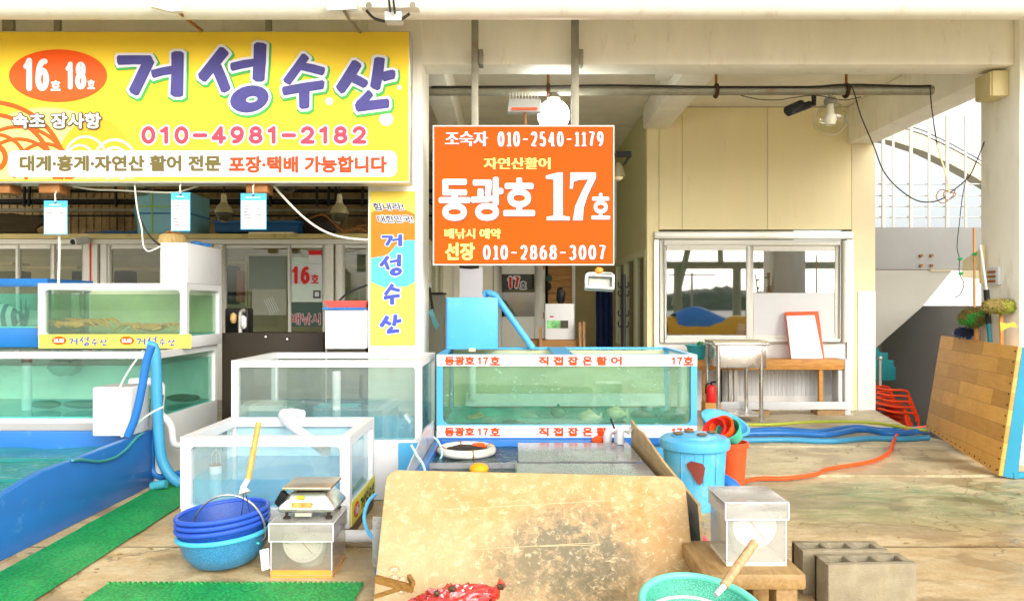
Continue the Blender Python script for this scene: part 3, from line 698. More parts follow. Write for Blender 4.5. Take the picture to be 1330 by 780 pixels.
lettering(sg, 'lettering', '속초 장사항', 18.5, 132, 148, 167, ds, m_swh, r=.75, lift=L0+.009)
idt = lambda x, y: (x, y)
name4 = ['거', '성', '수', '산']
brush(sg, 'lettering_glow', name4, lambda x, y: (x+1.2, y+1.8), mp, m_grn, 4.9, L0+.002)
brush(sg, 'lettering_edge', name4, idt, mp, m_swh, 3.4, L0+.006)
brush(sg, 'lettering', name4, idt, mp, m_ink, 0, L0+.010)
for cx, cy, r in ((428,132,5),(502,155,9),(519,114,3),(467,113,7)): patch(sg, 'dot', ell(cx,cy,r,r,20), mp, m_swh, L0+.0012)
digits(sg, 'lettering_edge', '010-4981-2182', 184, 477, 164.5, 187.5, ds, m_swh, 5.2, lift=L0+.004, grow=2.3)
digits(sg, 'lettering', '010-4981-2182', 184, 477, 164.5, 187.5, ds, m_pink, 5.2, lift=L0+.007)
patch(sg, 'band', rrect(12, 516, 196, 230, 9), mp, m_swh, L0+.005)
lettering(sg, 'lettering', '대게·홍게·자연산 활어 전문', 28, 287, 203, 222, ds, m_olive, r=1.0, lift=L0+.007)
lettering(sg, 'lettering', '포장·택배 가능합니다', 299, 502, 204, 224, ds, m_oink, r=1.0, lift=L0+.007)
for px in (8, 15, 75, 349):
    B().bar(P(px,10,ds+.1), P(px,42,ds+.1), .045, .03).build('bracket', m_galv, sg)
for a, c in ((-5, 18), (55, 82), (322, 350)):
    B().box(X(a,ds+.1), X(c,ds+.1), ds+.05, ds+.20, Z(252,ds+.1), Z(240,ds+.1)).build('timber_block', wood('old_timber_block', (170,110,50), (120,76,36)), sg, bev=.01)

dv = 5.985
vg = thing('pillar_banner', 'narrow upright banner on the white pillar, yellow over orange and blue with blue brush lettering', 'sign', (X(511,dv), dv, 1.8))
B().box(X(481,dv), X(539.5,dv), dv, dv+.012, Z(448,dv), Z(248.5,dv)).build('panel', mt('banner_yellow', (240,212,84), .5, var=.03), vg, smooth=False)
mv = uvmap(0, 0, dv)
m_obr = mt('banner_orange', (238,116,20), .5, var=.12, vs_=7); m_bbr = mt('banner_blue', (84,176,204), .5, var=.10, vs_=7)
patch(vg, 'brush_print', [(482,276),(490,272),(500,270),(512,268),(524,271),(539,278),(539,340),(482,340)], mv, m_obr, .002)
patch(vg, 'brush_print', [(539,312)]+[(530,311.5),(522,313),(514,318),(509,325),(503,331),(494,333),(482,335),(482,366),(494,371),(505,375),(515,372),(528,372),(539,366)], mv, m_bbr, .004)
lettering(vg, 'lettering_edge', '힘내라!', 485, 524, 264, 273, dv, m_swh, r=1.1, lift=.005, slant=-.35)
lettering(vg, 'lettering', '힘내라!', 485, 524, 264, 273, dv, m_black, r=.15, lift=.008, slant=-.35)
lettering(vg, 'lettering_edge', '대한민국!', 491, 536, 280, 289, dv, m_swh, r=1.1, lift=.005, slant=-.35)
lettering(vg, 'lettering', '대한민국!', 491, 536, 280, 289, dv, m_black, r=.15, lift=.008, slant=-.35)
for ch, (bx, by, kx, ky), (x0, x1, y0, y1) in (('거', (155,62,0,0), (495,522,303,320)), ('성', (258,56,0,0), (493,523,329,359)), ('수', (366,70,0,0), (498,520,368,396)), ('산', (436,74,0,0), (493,523,407,433))):
    ext = {'거': (150,238,62,128), '성': (258,352,52,150), '수': (366,424,70,144), '산': (436,518,72,146)}[ch]
    tf = (lambda e, q: lambda x, y: (q[0]+(x-e[0])*(q[1]-q[0])/(e[1]-e[0]), q[2]+(y-e[2])*(q[3]-q[2])/(e[3]-e[2])))(ext, (x0, x1, y0, y1))
    brush(vg, 'lettering_edge', [ch], tf, mv, m_swh, 4.5, .006); brush(vg, 'lettering', [ch], tf, mv, m_ink2, .6, .009)

do = 5.9
og = thing('stall_sign', 'square orange stall sign hung on two steel posts with white and yellow lettering', 'sign', (.15, do, 2.1))
B().box(X(562,do), X(798,do), do, do+.03, Z(344.5,do), Z(162.5,do)).build('frame', m_frame, og, bev=.004)
B().box(X(564,do), X(796.5,do), do-.005, do-.0005, Z(342.5,do), Z(164.5,do)).build('panel', m_sorange, og, smooth=False)
for a, c in ((612, 621), (742.5, 752.5)):
    B().box(X(a,do), X(c,do), do+.031, do+.075, Z(330,do), Z(17,do)).build('post', m_galv, og, bev=.004)
    B().box(X(c,do), X(c+6,do), do+.05, do+.155, Z(81,do), Z(61,do)).build('bracket', m_galv, og, bev=.004)
def otext(s, x0, x1, y0, y1, m, r, mode='h', sh=1.0):
    lettering(og, 'lettering_edge', s, x0, x1, y0, y1, do, m_shade, r=r+.2, mode=mode, lift=.007, shift=(sh, sh))
    lettering(og, 'lettering', s, x0, x1, y0, y1, do, m, r=r, mode=mode, lift=.010)
def onum(s, x0, x1, y0, y1):
    digits(og, 'lettering_edge', s, x0, x1, y0, y1, do, m_shade, 3.3, 1.7, lift=.007, shift=(1, 1), gap=.2)
    digits(og, 'lettering', s, x0, x1, y0, y1, do, m_swh, 3.3, 1.7, lift=.010, gap=.2)
otext('조숙자', 579, 633, 171, 190, m_swh, .9)
onum('010-2540-1179', 646, 784, 171.5, 190.5)
otext('자연산활어', 629, 714, 205, 220, m_lyel, .8)
otext('동광호', 572, 693, 232, 285, m_swh, 2.0, 'o', 1.6)
otext('호', 769, 791, 252, 284, m_swh, 1.2, 'o', 1.2)
otext('배낚시 예약', 578, 650, 297, 310, m_lyel, .7)
otext('선장', 579, 616, 316, 337, m_lyel, .9, 'o')
onum('010-2868-3007', 627, 787, 318.5, 337)
S17 = [[(709,228),(725,224),(731,224),(731,280),(740,281.5),(740,286),(710,286),(710,281.5),(719,280),(719,233),(709,232)],
       [(741,224),(774,224),(774,231),(763,254),(758,270),(757,286),(744,286),(747,268),(755,250),(764,233),(752,233.5),(745,236),(744,245),(740,245)]]
for g in S17:
    b = B(); b2 = B()
    b.add([P(x, y, do-.010) for x, y in g], [tuple(range(len(g)))]); b2.add([P(x+1.8, y+1.8, do-.007) for x, y in g], [tuple(range(len(g)))])
    b.build('lettering', m_swh, og, fixn=False, smooth=False); b2.build('lettering_edge', m_shade, og, fixn=False, smooth=False)

# ================================================================== lamps, pipe, wires overhead
dp = 6.6
gp = thing('galvanised_pipe', 'rusty galvanised pipe slung under the front beam', 'pipe', (2, dp, Z(118,dp)))
B().cyl(P(552,118.5,dp), P(1211,117.5,dp), .041, n=16).build('tube', m_galv, gp)
for px, py in ((712, 100), (930, 100), (1099, 100)):
    B().cyl(P(px,py-10,dp), P(px,118,dp), .012, n=8).build('hanger_rod', m_rust, gp)
    B().tube([P(px+2*cos(a)*0, 118, dp)+Vector((0, .052*cos(a), .052*sin(a))) for a in [2*pi*k/16 for k in range(16)]], .017, 8, closed=True).build('clamp', mt('brown_clamp', (70,44,26), .6, .3), gp)
wr = B().tube([P(560,113,dp-.05), P(700,112.5,dp-.05), P(790,111,dp-.05), P(930,113,dp-.05), P(1050,113,dp-.05), P(1099,110,dp-.05), P(1180,112,dp-.05), P(1209,111.5,dp-.05)], .009, 6, smooth=4).build('cable', m_wire, loc=P(800,112,dp-.05))
tag(wr, 'dark cable taped along the top of the galvanised pipe', 'cable')
for name, lab, pts, r, m_ in (
    ('cable', 'thin dark cable sagging under the pipe beside the security camera', [(962,124),(985,129),(1010,130),(1030,127),(1060,124),(1095,130),(1118,126)], .007, m_wire),
    ('cable', 'black cable dropping from the pipe clamp towards the railing', [(1101,111),(1108,116),(1118,150),(1135,190),(1147,221),(1165,243),(1190,260),(1212,262),(1228,256)], .010, m_wire),
    ('cable', 'brown cable hanging straight from the end of the galvanised pipe', [(1208,112),(1210,140),(1215,175),(1217,188)], .009, m_wire),
    ('cable', 'pale cable running down to the tangled knot before the railing', [(1217,188),(1222,205),(1230,232),(1233,250)], .013, m_panel),
    ('cable', 'black cable from the junction box to the tangled knot', [(1297,122),(1290,145),(1280,180),(1266,215),(1258,230),(1240,246),(1233,250)], .009, m_wire),
    ('cable', 'thin grey cable drooping from the knot down past the parapet', [(1256,228),(1250,255),(1246,290),(1243,320),(1246,335),(1246,355),(1252,368),(1247,382),(1240,386)], .006, m_wire),
    ('cable', 'loop of cable tied into a knot before the white railing', [(1233,250),(1222,246),(1216,256),(1224,264),(1236,256),(1240,246),(1226,250),(1230,260),(1242,252),(1233,250)], .007, m_rust)):
    pp = [P(x, y, 6.45) for x, y in pts]
    tag(B().tube(pp, r*.55, 7, smooth=4).build(name, m_, loc=pp[0]), lab, cat='cable')

def globe(name, label, px, py, d, r, glassm, lit):
    c = P(px, py, d); t = thing(name, label, 'lamp', c)
    B().ball((0,0,0), r, r, r, 28).build('globe', glassm, t, loc=None) if False else B().ball(c, r, r, r, 28).build('globe', glassm, t)
    B().lathe([(0,.0),(.05,.0),(.06,.02),(.045,.055),(.02,.06),(.02,.1),(0,.1)], Matrix.Translation(c+Vector((0,0,r*.93))), 20).build('cap', m_galv, t)
    B().lathe([(0,-.05),(.04,-.05),(.055,.0),(.045,.03),(.03,.06),(.03,r*.9),(0,r*.9)], Matrix.Translation(c), 18).build('bulb', lit, t)
    return t
globe('globe_lamp', 'clear unlit globe lamp hanging under the pipe beside the security camera', 1078.5, 155, 6.6, .148, glass('globe_glass', (.95,.96,.92), .06), mt('frosted_bulb', (235,230,215), .4))
globe('globe_lamp', 'glowing white globe lamp shining above the orange sign', 719, 150, 6.6, .142, emit('lit_globe', (255,253,248), 12), m_white)
sc_ = thing('security_camera', 'black bullet security camera clamped under the galvanised pipe', 'camera', P(1040,135,6.6))
B().cyl(P(1024,146,6.5), P(1051,136,6.65), .034, n=16).build('body', m_black, sc_)
B().tube([P(1023.4,143.5,6.47), P(1040,136,6.6)], .042, 12).build('sun_hood', m_black, sc_)
B().tube([P(1051,136,6.65), P(1057,136,6.65), P(1057,124,6.62)], .022, 10).build('bracket', m_black, sc_)
fl = thing('reflector_light', 'small white reflector lamp with orange tube on a rusty arm above the orange sign', 'lamp', P(681,140,6.3))
B().prism([P(659,145,6.2), P(703,145,6.2), P(702,128,6.4), P(661,128,6.4)], (0,.10,0)).build('housing', m_white, fl, bev=.01)
B().box(X(664,6.2), X(698,6.2), 6.188, 6.199, Z(143,6.2), Z(140,6.2)).build('tube', m_orange, fl)
B().tube([P(682,146,6.25), P(682,158,6.1), P(682,163,5.97)], .012, 8).build('arm', m_rust, fl)
for px in range(662, 704, 4): pass
b = B()
for px in range(662, 702, 4): b.box(X(px,6.4), X(px+1,6.4), 6.4, 6.48, Z(128,6.4), Z(120,6.4))
b.build('cooling_fins', m_alu, fl, smooth=False)
f2 = thing('floodlight', 'white floodlight hung under the orange sign', 'lamp', P(778,366,5.95))
mz = Matrix.Translation(P(778.5,367,5.95)) @ Matrix.Rotation(R(3),4,'Y') @ Matrix.Rotation(R(-12),4,'X')
hw, hh = 18.5*5.95/F, 9.5*5.95/F
B().box(-hw, -hw+.018, -.05, .05, -hh, hh, mz).box(hw-.018, hw, -.05, .05, -hh, hh, mz).box(-hw+.018, hw-.018, -.05, .05, hh-.016, hh, mz).box(-hw+.018, hw-.018, -.05, .05, -hh, -hh+.016, mz).box(-hw+.018, hw-.018, .03, .05, -hh+.016, hh-.016, mz).build('housing', m_white, f2)
B().box(-hw+.03, hw-.03, .0, .012, -hh+.024, hh-.024, mz).build('lens', mt('lens_grey', (168,172,158), .2, var=.1), f2)
B().tube([P(760,368,5.95), P(761,357,5.95), P(764,354.5,5.95), P(778,354,5.95), P(794,354.5,5.95), P(797,357,5.95), P(796.5,368,5.95)], .008, 8).build('yoke', m_alu, f2)
B().ball(P(778,351,5.95), .035, .03, .03).build('knob', mt('orange_knob', (220,150,60), .5), f2)
b = B().prism([P(421,3,5.15), P(463,1,5.15), P(463,12,5.05), P(424,14,5.05)], (0,.06,.02))
t = thing('eave_floodlight', 'white floodlight fixed under the roof edge above the yellow sign', 'lamp', P(442,8,5.1))
b.build('housing', m_white, t, bev=.008); B().tube([P(447,14,5.12), P(455,28,5.4), P(468,42,5.72)], .012, 8).build('arm', m_galv, t)
t = thing('eave_spotlight', 'thin cream spotlight on a rusty arm at the roof edge over the word mark', 'lamp', P(213,6,5.1))
B().prism([P(194,2,5.15), P(230,9,5.05), P(236,14,5.05), P(222,15,5.05), P(194,8,5.1)], (0,.05,.0)).build('housing', m_cream, t, bev=.006); B().tube([P(228,12,5.12), P(244,26,5.4), P(262,40,5.72)], .012, 8).build('arm', m_rust, t)
t = thing('conduit_joint', 'cream conduit junction with looped cables under the roof edge by the pillar', 'junction', P(505,18,5.1))
B().box(X(470,5.1), X(545,5.1), 5.06, 5.16, Z(13,5.1), Z(1,5.1)).build('clamp_plate', m_cream, t, bev=.008)
B().box(X(500,5.1), X(522,5.1), 5.08, 5.18, Z(28,5.1), Z(16,5.1)).build('box', m_white, t, bev=.006)
for a, c in ((479, 7), (536, 7)): B().cyl(P(a,c,5.058), P(a,c,5.04), .022, n=10).build('bolt', m_galv, t)
B().tube([P(476,14,5.1), P(486,24,5.1), P(500,28,5.1)], .01, 6, smooth=4).tube([P(505,0,5.05), P(507,16,5.05)], .008, 6).tube([P(511,0,5.05), P(513,18,5.05)], .008, 6).tube([P(521,26,5.1), P(532,18,5.1)], .01, 6).build('cable_loop', m_wire, t)
# hanging squid lamps
def squid(px, py, d, label):
    c = P(px, py, d); t = thing('squid_lamp', label, 'lamp', c, 'squid boat lamps hung under the dark ceiling')
    B().lathe([(0,.10),(.035,.10),(.075,.06),(.1,0),(.1,-.012),(0,-.012)], Matrix.Translation(c), 24).build('reflector', mt('dull_reflector', (170,160,116), .45, .3), t)
    B().lathe([(.092,-.013),(.09,-.05),(.06,-.10),(0,-.12)], Matrix.Translation(c), 24).build('glass_bowl', mt('smoky_bowl', (70,66,48), .1), t)
    B().lathe([(0,.20),(.02,.20),(.03,.17),(.03,.13),(.04,.101),(0,.101)], Matrix.Translation(c), 16).build('socket', mt('cream_socket', (206,196,160), .5), t)
    B().cyl(c+Vector((0,0,.2)), c+Vector((0,0,.45)), .01, n=8).build('cord', m_wire, t)
squid(441, 276, 8.0, 'dark glass squid lamp hanging beside the upright banner pillar')
squid(291, 275, 8.2, 'dull squid lamp hanging between two price cards and the blue wrapped box')
t = globe('globe_lamp', 'smoky globe lamp half hidden behind the lower edge of the yellow sign', 181, 236, 6.6, .13, glass('smoky_globe', (.6,.6,.5), .1), m_panel)
t = globe('globe_lamp', 'pale globe lamp just showing under the yellow sign right of the third price card', 372, 233, 6.6, .12, glass('smoky_globe_pale', (.6,.6,.5), .1), m_panel)
wl = thing('wall_lamp', 'grey shaded lamp on a black bracket by the recess side wall', 'lamp', P(808,215,8.0))
B().bar(P(800,200,8), P(820,200,8), .03, .06).tube([P(818,203,8), P(804,222,8)], .012, 8).build('bracket', m_black, wl)
B().lathe([(.02,.12),(.05,.08),(.075,.0),(.08,-.03),(0,-.03)], Matrix.Translation(P(803,226,8)), 20).build('shade', mt('grey_shade', (140,134,104), .4, .3), wl)
B().lathe([(0,-.08),(.04,-.06),(.055,-.031)], Matrix.Translation(P(803,226,8)), 16).build('bulb', m_panel, wl)
jb = thing('junction_box', 'cream electrical junction box on the side of the far pillar', 'electrical box', P(1288,111,6.2))
B().box(3.98, 4.119, 6.12, 6.34, Z(128,6.2), Z(95,6.2)).build('body', mt('cream_box', (214,200,150), .5), jb, bev=.012)
B().box(3.965, 3.979, 6.13, 6.33, Z(127,6.2), Z(96,6.2)).build('lid', mt('cream_box_lid', (200,186,140), .5), jb, bev=.005)
so_ = thing('wall_socket', 'white wall socket on the inner face of the far pillar', 'socket', P(1283,360,6.2))
B().box(4.09, 4.119, 6.22, 6.38, Z(370,6.3), Z(347,6.3)).build('plate', m_white, so_, bev=.004)
for z in (353, 359, 365): B().box(4.082, 4.089, 6.25, 6.35, Z(z+1.6,6.3), Z(z-1.6,6.3)).build('outlet', m_rust, so_)

# ================================================================== price cards under the sign
def card(x0, x1, y0, y1, label, rows, d=5.7):
    t = thing('price_card', label, 'price card', P((x0+x1)/2, y0, d), 'price cards hung under the yellow sign')
    B().box(X(x0,d), X(x1,d), d, d+.006, Z(y1,d), Z(y0,d)).build('card', mt('card_blue', (74,168,208), .45), t, smooth=False)
    h = y0+(y1-y0)*.2
    B().box(X(x0+1,d), X(x1-1,d), d-.003, d-.0005, Z(y1-1.2,d), Z(h,d)).build('paper', mt('card_white', (232,234,238), .5, var=.02), t, smooth=False)
    rn = random.Random(int(x0)); bl = B(); wl_ = B()          # print too small to read: short broken strokes
    def dashes(bb, xa, xe, y, hgt, k):
        x = xa
        while x < xe-.6:
            wd = rn.uniform(.7, 1.7); bb.box(X(x,d), X(min(x+wd,xe),d), d-k-.001, d-k, Z(y+hgt*rn.uniform(.7,1),d), Z(y,d)); x += wd+rn.uniform(.4,.8)
    dashes(wl_, x0+7, x1-7, y0+4.6, 1.9, .0015)
    for i in range(rows):
        y = h+3+i*(y1-h-8)/8.0
        dashes(bl, x0+4.5, x0+4.5+(x1-x0)*rn.uniform(.2,.3), y, 1.7, .004); dashes(bl, x0+(x1-x0)*.62, x0+(x1-x0)*rn.uniform(.74,.86), y, 1.5, .004)
    wl_.build('lettering', m_swh, t, smooth=False); bl.build('lettering', m_dark, t, smooth=False)
    B().box(X((x0+x1)/2-1.2,d), X((x0+x1)/2+1.2,d), d-.004, d-.001, Z(y0+3.4,d), Z(y0+1,d)).build('eyelet', m_black, t)
    B().tube([P((x0+x1)/2,y0+2,d-.002), P((x0+x1)/2-.8,y0-8,d+.05), P((x0+x1)/2+1,y0-12,d+.1)], .006, 6).build('tie', m_wwire, t)
card(57, 87.5, 260.5, 304.5, 'blue topped price card with only two filled rows', 2)
card(222, 247, 250, 300, 'blue topped price card in front of the blue wrapped box', 8)
card(312.5, 346, 251, 298, 'widest blue topped price card, between the wrapped box and the pillar banner', 7)
for lab, pts, r, d in (('white cord sagging from the sign down to the pillar banner', [(354,240),(370,258),(392,280),(415,297),(440,307),(470,311),(478,311)], .009, 5.9),
    ('white cord hanging behind the price card with two rows', [(77,304),(77,330),(76,368)], .009, 5.75),
    ('thin white cord strung level under the yellow sign', [(95,242),(120,246),(150,247),(190,249),(225,250),(240,247),(262,240)], .007, 5.9),
    ('pale cord crossing in front of the blue wrapped box to the white box', [(175,240),(177,262),(180,280),(184,296),(186,318),(192,326),(200,324),(208,320)], .006, 5.8)):
    pp = [P(x,y,d) for x, y in pts]; tag(B().tube(pp, r, 7, smooth=4).build('cord', m_wwire, loc=pp[0]), lab, 'cord')
pp = [P(x,y,5.82) for x, y in ((175,240),(178,270),(186,292),(196,308),(208,318))]
tag(B().tube(pp, .008, 7, smooth=4).build('cable', m_wire, loc=pp[0]), 'dark cable curving down past the blue wrapped box', 'cable')

# ================================================================== goods on the shop's flat roof
bx = thing('wrapped_box', 'large pale blue foam box wrapped in net and green string on the shop roof', 'box', P(220,302,9.2))
d = 9.1; z0 = SZ+.002
B().box(X(178,d), X(246,d), d, d+.62, z0, Z(249,d)).build('box', mt('blue_foam', (128,184,200), .6, var=.08, dirt=((90,150,170), .2, 4)), bx, bev=.015)
B().box(X(178,d)-.003, X(246,d)+.003, d-.003, d+.6, Z(278,d), Z(276,d)).build('lid_seam', m_deep, bx)
for px in (197, 225): B().box(X(px,d), X(px+1.6,d), d-.008, d-.0031, z0, Z(249,d)).build('string', mt('lime_string', (150,190,60), .6), bx)
B().box(X(178,d), X(246,d), d-.011, d-.0081, Z(269,d), Z(267.4,d)).build('string', mt('lime_string', (150,190,60), .6), bx)
B().prism([(X(178,d)-.003, d+.01, Z(252,d)), (X(163,d), d+.2, Z(272,d)), (X(167,d), d+.2, Z(287,d)), (X(178,d)-.003, d+.01, z0+.01)], (0,.4,0)).build('net_wrap', mt('teal_net', (60,140,160), .6), bx)
tt = thing('folded_tarp', 'crumpled blue sheet lying beside the wrapped box on the shop roof', 'tarpaulin', (X(140,9.3), 9.3, SZ))
B().grid(lambda a, c: Vector((X(112,9.2)+a*.8, 9.1+c*.5, SZ+.012+.07*sin(pi*c)*(.6+.5*noise.noise(Vector((a*5,c*3,1)))))), 24, 8).build('sheet', m_deep, tt)
tb = thing('blue_tray', 'long dark blue tray lying on the shop roof behind the third price card', 'tray', (X(340,9.2), 9.3, SZ))
B().box(X(278,9.2), X(388,9.2), 9.2, 9.65, SZ+.03, Z(288.5,9.2)).build('tray', mt('dark_blue_tray', (20,76,122), .5), tb, bev=.02)
B().box(X(276,9.2), X(390,9.2), 9.18, 9.67, Z(290,9.2), Z(286.5,9.2)).build('rim', mt('dark_blue_rim', (24,84,132), .5), tb, bev=.006)
B().box(X(322,9.1), X(380,9.1), 9.12, 9.5, SZ+.002, SZ+.028).build('plank', m_panel, tb)
rl = thing('rolled_net', 'dark rolled net and rope heaped on the shop roof near the banner', 'net', (X(415,9.3), 9.3, SZ))
B().ball((X(408,9.45), 9.5, SZ+.14), .28, .16, .16, 20, .25, 3).build('roll', m_dark, rl)
B().tube([P(395,287,9.4), P(420,279,9.3), P(440,296,9.2), P(450,300,9.2), P(474,292,9.2), P(478,300,9.2)], .012, 6, smooth=4).tube([P(448,302,9.2), P(462,297,9.2), P(480,302,9.2)], .016, 6, smooth=4).build('rope', m_rust, rl)
ob = thing('brown_sacks', 'brown sacks and dark bundle heaped at the far end of the shop roof', 'sack', (X(30,9.4), 9.4, SZ))
B().ball((X(10,9.4), 9.5, SZ+.13), .5, .2, .17, 20, .3, 3).build('sack', mt('dark_sack', (66,56,38), .9), ob)
B().ball((X(58,9.2), 9.3, SZ+.06), .14, .12, .07, 16, .3, 4).build('sack', mt('tan_sack', (140,116,70), .9), ob)
cc = thing('bullet_camera', 'white bullet security camera on the shop front above the red conduit', 'camera', P(107,312,8.9))
B().cyl(P(95,314,8.75), P(112,311,8.95), .045, n=16).build('body', m_white, cc); B().cyl(P(94.8,314.1,8.74), P(95.2,314,8.751), .032, n=14).build('lens', m_black, cc)
B().bar(P(111,311,8.95), P(116,312,9.07), .06, .05).build('bracket', m_white, cc)

# ================================================================== fish tanks
def tank(name, label, x0, x1, y0, y1, z0, zg, z1, fm, fw, wmat, wl, liner, fillet=.03, frim=None, loc=None, group=None, gl=None, botbar=None):
    gl = gl or g_clear
    t = thing(name, label, 'fish tank', ((x0+x1)/2, (y0+y1)/2, z0), group); rim = frim or fw
    B().box(x0, x1, y0, y1, z0, zg).build('base', fm, t, bev=.008)
    f = B(); e = .0
    for a in (x0, x1-fw):
        for c in (y0, y1-fw): f.box(a, a+fw, c, c+fw, zg+.0005, z1)
    for c in (y0, y1-fw): f.box(x0+fw, x1-fw, c, c+fw, z1-rim, z1)
    for a in (x0, x1-fw): f.box(a, a+fw, y0+fw, y1-fw, z1-rim, z1)
    if botbar:
        f.box(x0+fw, x1-fw, y0, y0+fw, zg+.0005, zg+botbar)
    zb = zg+(botbar or 0)
    def fil(org, ux, uz, ext):
        org, ux, uz = Vector(org), Vector(ux), Vector(uz); r = fillet
        pts = [org]+[org+ux*r*(1-sin(k*pi/12))+uz*r*(1-cos(k*pi/12)) for k in range(7)]
        f.prism(pts, ext)
    if fillet:
        for y in (y0+.002,):
            fil((x0+fw,y,z1-rim),(1,0,0),(0,0,-1),(0,fw-.004,0)); fil((x1-fw,y,z1-rim),(-1,0,0),(0,0,-1),(0,fw-.004,0))
            fil((x0+fw,y,zb),(1,0,0),(0,0,1),(0,fw-.004,0)); fil((x1-fw,y,zb),(-1,0,0),(0,0,1),(0,fw-.004,0))
        xs = x1-fw+.002 if (x0+x1) < 0 else x0+.002
        fil((xs,y0+fw,z1-rim),(0,1,0),(0,0,-1),(fw-.004,0,0)); fil((xs,y1-fw,z1-rim),(0,-1,0),(0,0,-1),(fw-.004,0,0))
    f.build('frame', fm, t)
    g = fw*.55
    B().box(x0+fw, x1-fw, y0+g, y0+g+.006, zg+.001, z1-rim).build('pane', gl, t, smooth=False)
    B().box(x0+fw, x1-fw, y1-g-.006, y1-g, zg+.001, z1-rim).build('pane', gl, t, smooth=False)
    B().box(x0+g, x0+g+.006, y0+fw, y1-fw, zg+.001, z1-rim).build('pane', gl, t, smooth=False)
    B().box(x1-g-.006, x1-g, y0+fw, y1-fw, zg+.001, z1-rim).build('pane', gl, t, smooth=False)
    if liner: B().box(x0+fw*.7, x1-fw*.7, y0+fw*.7, y1-fw*.7, zg+.002, zg+.012).build('liner', liner, t, smooth=False)
    if wmat: B().box(x0+fw*.62, x1-fw*.62, y0+fw*.62, y1-fw*.62, zg+.013, wl).build('water', wmat, t, smooth=False)
    return t

# big lower tank at the left with green water
XA = -2.59
ta = tank('lower_fish_tank', 'long white framed tank of green water behind the blue pool', -5.2, XA, 5.4, 6.5, 0, .475, .965, m_white, .05, w_teal, .86, m_teal, .04)
B().box(-5.15, XA-.05, 6.44, 6.446, .49, .91).build('rear_panel', mt('added_pale_back', (206,222,208), .6, var=.1), ta, smooth=False)  # pale panel added at the back to brighten the water
B().box(-5.2, XA-.2, 5.385, 5.399, Z(562,5.39), Z(549,5.39)).build('ledge', m_lgrey, ta)
B().cyl((X(35,5.75), 5.75, .49), (X(35,5.75), 5.75, .86), .036, n=16).build('standpipe', m_pvc, ta); B().cyl((X(35,5.75), 5.75, .861), (X(35,5.75), 5.75, .93), .037, n=16).build('pipe_collar', m_dark, ta)
for px, py, sx_ in ((110,538,.28), (60,541,.2), (150,536,.22), (238,535,.24)):
    dd_ = 5.8 if px != 238 else 6.2
    o = B().ball((X(px,dd_), dd_, .53), sx_*(.6), .07, .032, 16, .15, 4).build('flatfish', mt('mottled_fish', (76,74,48), .5, var=.4, vs_=25), loc=(X(px,dd_), dd_, .5))
    tag(o, {110: 'dark flatfish on the floor of the long lower tank beside the white box', 60: 'small flatfish on the tank floor next to the standpipe', 150: 'flatfish on the tank floor partly behind the white box', 238: 'flatfish seen through the side glass of the long lower tank'}[px], 'fish')
bag = B().ball((X(85,6.2), 6.2, .80), .14, .08, .09, 16, .3, 3).build('net_bag', mt('green_net', (70,120,96), .8), loc=(X(85,6.2), 6.2, .8)); tag(bag, 'green net bag floating in the long lower tank', 'net bag')

# upper tank with crabs
tb_ = tank('crab_tank', 'white framed tank of crabs and murky water standing on the long lower tank', -3.72, -2.555, 5.8, 6.5, .966, 1.06, 1.477, m_white, .05, water('crab_water', (.74,.88,.76), (150,176,146), .11), 1.39, m_teal, .035)
ya = 5.79
B().box(-3.67, -2.605, 6.44, 6.446, 1.07, 1.43).build('rear_panel', mt('added_green_back', (186,196,160), .6, var=.15), tb_, smooth=False)  # plain green-grey panel added to make the crab water look brighter
B().box(X(50.5,ya), X(248,ya), ya, ya+.009, Z(452,ya), Z(434,ya)).build('label_strip', mt('strip_yellow', (246,222,84), .5, var=.06), tb_, smooth=False)
my = uvmap(0, 0, ya)
def minilabel(par, mpf, ox, oy, s, lift=.002):
    patch(par, 'oval', [mpx for mpx in ell(ox, oy, 10*s, 6*s, 24)], mpf, m_org, lift)
    lettering(par, 'lettering', '16.18', ox-6*s, ox+6*s, oy-2.2*s, oy+2.2*s, 1, m_swh, r=.5*s, lift=lift+.002, mp=mpf)
    for ch, e, q in (('거', (150,238,62,128), (12,25,-5,6)), ('성', (258,352,52,150), (27,41,-7,8)), ('수', (366,424,70,144), (43,53,-3,7)), ('산', (436,518,72,146), (54,66,-3,7))):
        tf = (lambda e, q: lambda x, y: (ox+s*(q[0]+(x-e[0])*(q[1]-q[0])/(e[1]-e[0])), oy+s*(q[2]+(y-e[2])*(q[3]-q[2])/(e[3]-e[2]))))(e, q)
        brush(par, 'lettering', [ch], tf, mpf, m_ink2, -1.2, lift+.003)
minilabel(tb_, my, 77, 442, .97); minilabel(tb_, my, 165, 442, .97)
def crab(px, py, d, s, label, turn=0):
    c = P(px, py, d); t = thing('crab', label, 'crab', c, 'crabs in the upper tank')
    mc = mt('crab_shell', (214,146,60), .45, var=.2, vs_=14)
    B().ball(c+Vector((0,0,.03*s)), .16*s, .10*s, .05*s, 20, .12, 5).build('shell', mc, t)
    for sd in (-1, 1):
        for k in range(4):
            a = R(-38+26*k)
            b0 = c+Vector((sd*.12*s, -.05*s+.05*k*s*.6, .03*s)); b1 = b0+Vector((sd*.15*s*cos(a), -.10*s+.06*k*s, .045*s)); b2 = b0+Vector((sd*.29*s*cos(a*.8), -.14*s+.08*k*s, -.04*s))
            B().tube([b0, b1, b2], [.02*s, .016*s, .007*s], 8, smooth=4).build('leg', mc, t)
        B().tube([c+Vector((sd*.10*s,-.08*s,.03*s)), c+Vector((sd*.17*s,-.13*s,.03*s)), c+Vector((sd*.09*s,-.17*s,.0))], [.02*s,.026*s,.012*s], 8, smooth=4).build('claw', mc, t)
crab(98, 424, 6.06, .66, 'large snow crab with legs spread at the near corner of the upper tank')
